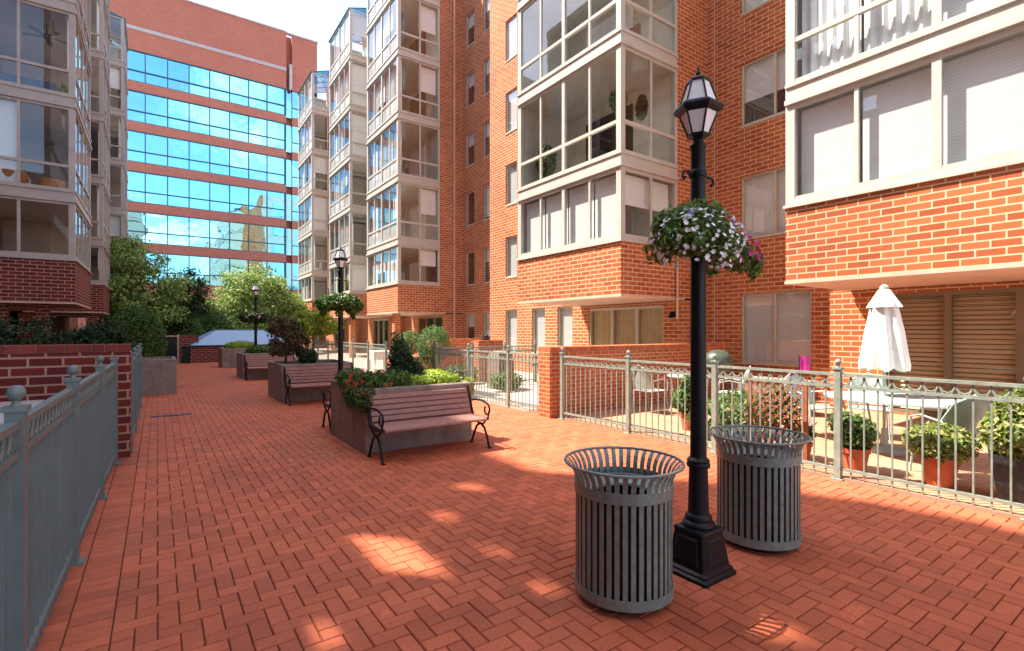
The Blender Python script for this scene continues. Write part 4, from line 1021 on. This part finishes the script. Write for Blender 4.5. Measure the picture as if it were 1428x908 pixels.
MB().loft([[(7.35+e,11.1+e,z),(7.85-e,11.1+e,z),(7.85-e,11.7-e,z),(7.35+e,11.7-e,z)] for e, z in ((0,.06),(.01,.85),(.05,1.0),(.15,1.05))]).build('cover', 'concrete', t)
t = thing('cafe_table', 'small dark metal table on the sunlit far patio', 'table', (8.0, 9.9, .03))
MB().lathe([(.38,.70),(.39,.71),(.38,.72)], (8.0,9.9,.03), 24).build('table_top', 'iron', t); MB().tube([(8,9.9,.03),(8,9.9,.72)], .025, 8).lathe([(.22,0),(.2,.03),(.03,.05)], (8,9.9,.03), 16).build('pedestal', 'iron', t)
dup(c0, (8.6, 10.2, .03), -1.6, 'metal chair at the small dark table on the far patio')
shrub('red_flowers', 'red flowering plant on the short brick wall stub', [((8.35,13.35,1.38),(.15,.12,.1))], 250, .05, 'leaf_purple', 99, (8.35,13.35,1.3), 'plant', .008)

# furnishings in the balconies one can make out
def atl(x, y, z): return (x, y, z)
z3 = lvl(2)[0]; z2 = lvl(1)[0]
t = thing('ceiling_fan', 'dark ceiling fan behind the glass of the left building', 'ceiling fan', (-2.85, 21.4, lvl(2)[1]-.45))
zf = lvl(2)[1]-.42
MB().lathe([(.1,0),(.12,.08),(.05,.14),(.02,.14),(.02,.42)], (-2.85,21.4,zf), 14).build('motor', 'fan', t, smooth=True)
for k in range(5):
    a = k*2*pi/5+.3; c, s_ = math.cos(a), math.sin(a)
    MB().loft([[(-2.85+c*r-s_*w2, 21.4+s_*r+c*w2, zf+.06), (-2.85+c*r+s_*w2, 21.4+s_*r-c*w2, zf+.05), (-2.85+c*r+s_*w2, 21.4+s_*r-c*w2, zf+.06), (-2.85+c*r-s_*w2, 21.4+s_*r+c*w2, zf+.07)] for r, w2 in ((.1,.03),(.2,.06),(.6,.075))]).build('blade', 'fan', t)
tag(MB().lathe([(.3,0),(.36,.25),(.38,.42),(.30,.5),(.05,.55)], (-3.55, 20.75, z2), 20).build('wicker_basket', 'wicker', smooth=True), 'large round wicker basket behind the left balcony glass', 'basket')
tag(MB().lathe([(.28,0),(.32,.3),(.30,.34),(.05,.36)], (-2.65, 20.7, z2), 20).build('wicker_basket', 'wicker', smooth=True), 'flatter wicker basket near the corner post of the left balcony', 'basket')
tag(MB().bbox(-4.1, -2.5, 20.45, 20.75, z3, z3+.36, .02).build('balcony_planter', 'navy'), 'long navy blue planter box behind the upper left balcony glass', 'planter')
shrub('house_plant', 'small yellow green plant beside the navy balcony planter', [((-2.35,20.6,z3+.22),(.13,.1,.2))], 300, .06, 'leaf_yellow', 101, (-2.35,20.6,z3), 'plant', .008)
shrub('hanging_plant', 'leafy plant hanging inside the sunlit corner balcony glass', [((9.5,8.9,z2+1.55),(.22,.22,.3)), ((9.55,8.9,z2+1.3),(.12,.12,.3))], 700, .07, 'leaf_mid', 102, (9.5,8.9,z2+1.2), 'plant', .008)
shrub('hanging_plant', 'second plant hanging near the side pane of the corner balcony', [((10.2,8.75,z2+1.5),(.15,.15,.32))], 500, .07, 'leaf_dark', 103, (10.2,8.75,z2+1.1), 'plant', .008)
shrub('house_plant', 'potted green plant at the left end of the corner balcony', [((9.5,11.8,z2+.8),(.3,.3,.5))], 900, .08, 'leaf_mid', 104, (9.5,11.8,z2), 'plant', .012)

# ------------------------------------------------------------------ light, sky, camera
sd = Vector((-1, 1.13, 2.26)).normalized()
sun = bpy.data.lights.new('sun', 'SUN'); sun.energy = 5.0; sun.angle = math.radians(.7); sun.color = (1, .90, .76)
so = bpy.data.objects.new('sun', sun); COL.objects.link(so); so.rotation_euler = sd.to_track_quat('Z', 'Y').to_euler(); so.location = (-20, 20, 50)
W = bpy.data.worlds.new('World'); S.world = W; W.use_nodes = True; nt = W.node_tree; nt.nodes.clear()
out = nt.nodes.new('ShaderNodeOutputWorld'); bg = nt.nodes.new('ShaderNodeBackground'); bg.inputs[1].default_value = .15
sky = nt.nodes.new('ShaderNodeTexSky'); sky.sky_type = 'NISHITA'; sky.sun_disc = False
sky.sun_elevation = math.asin(sd.z); sky.sun_rotation = math.atan2(sd.x, sd.y); sky.air_density = 1.0; sky.dust_density = 1.5; sky.ozone_density = 1.0
tc = nt.nodes.new('ShaderNodeTexCoord'); sp = nt.nodes.new('ShaderNodeSeparateXYZ'); nt.links.new(tc.outputs['Generated'], sp.inputs[0])
zz = math_(nt, 'MAXIMUM', sp.outputs[2], .0); den = math_(nt, 'ADD', zz, .18)
cb = nt.nodes.new('ShaderNodeCombineXYZ'); nt.links.new(math_(nt, 'DIVIDE', sp.outputs[0], den), cb.inputs[0]); nt.links.new(math_(nt, 'DIVIDE', sp.outputs[1], den), cb.inputs[1])
no = N(nt, 'ShaderNodeTexNoise', Scale=1.15, Detail=8.0, Roughness=.56, Distortion=.3); nt.links.new(cb.outputs[0], no.inputs['Vector'])
mr = N(nt, 'ShaderNodeMapRange'); mr.inputs[1].default_value = .49; mr.inputs[2].default_value = .70; mr.interpolation_type = 'SMOOTHSTEP'; nt.links.new(no.outputs[0], mr.inputs[0])
cm = mix(nt, sky.outputs[0], (8.0, 7.8, 7.6), mr.outputs[0])
nt.links.new(cm, bg.inputs[0]); nt.links.new(bg.outputs[0], out.inputs[0])

cam = bpy.data.cameras.new('camera'); co = bpy.data.objects.new('camera', cam); COL.objects.link(co); S.camera = co
co.location = (0, 0, 1.6); co.rotation_euler = (math.radians(90), 0, math.radians(-35))
cam.sensor_width = 36; cam.lens = 706/1428*36; cam.shift_y = 7/1428; cam.clip_end = 600; cam.clip_start = .05
S.view_settings.view_transform = 'Standard'; S.view_settings.look = 'None'; S.view_settings.exposure = 1.58; S.view_settings.gamma = 1
S.render.engine = 'CYCLES'; S.cycles.max_bounces = 8; S.cycles.transparent_max_bounces = 16; S.cycles.diffuse_bounces = 4
S.cycles.sample_clamp_indirect = 6; S.cycles.caustics_reflective = False; S.cycles.caustics_refractive = False
for o in bpy.data.objects:
    if '_w' in o: del o['_w']
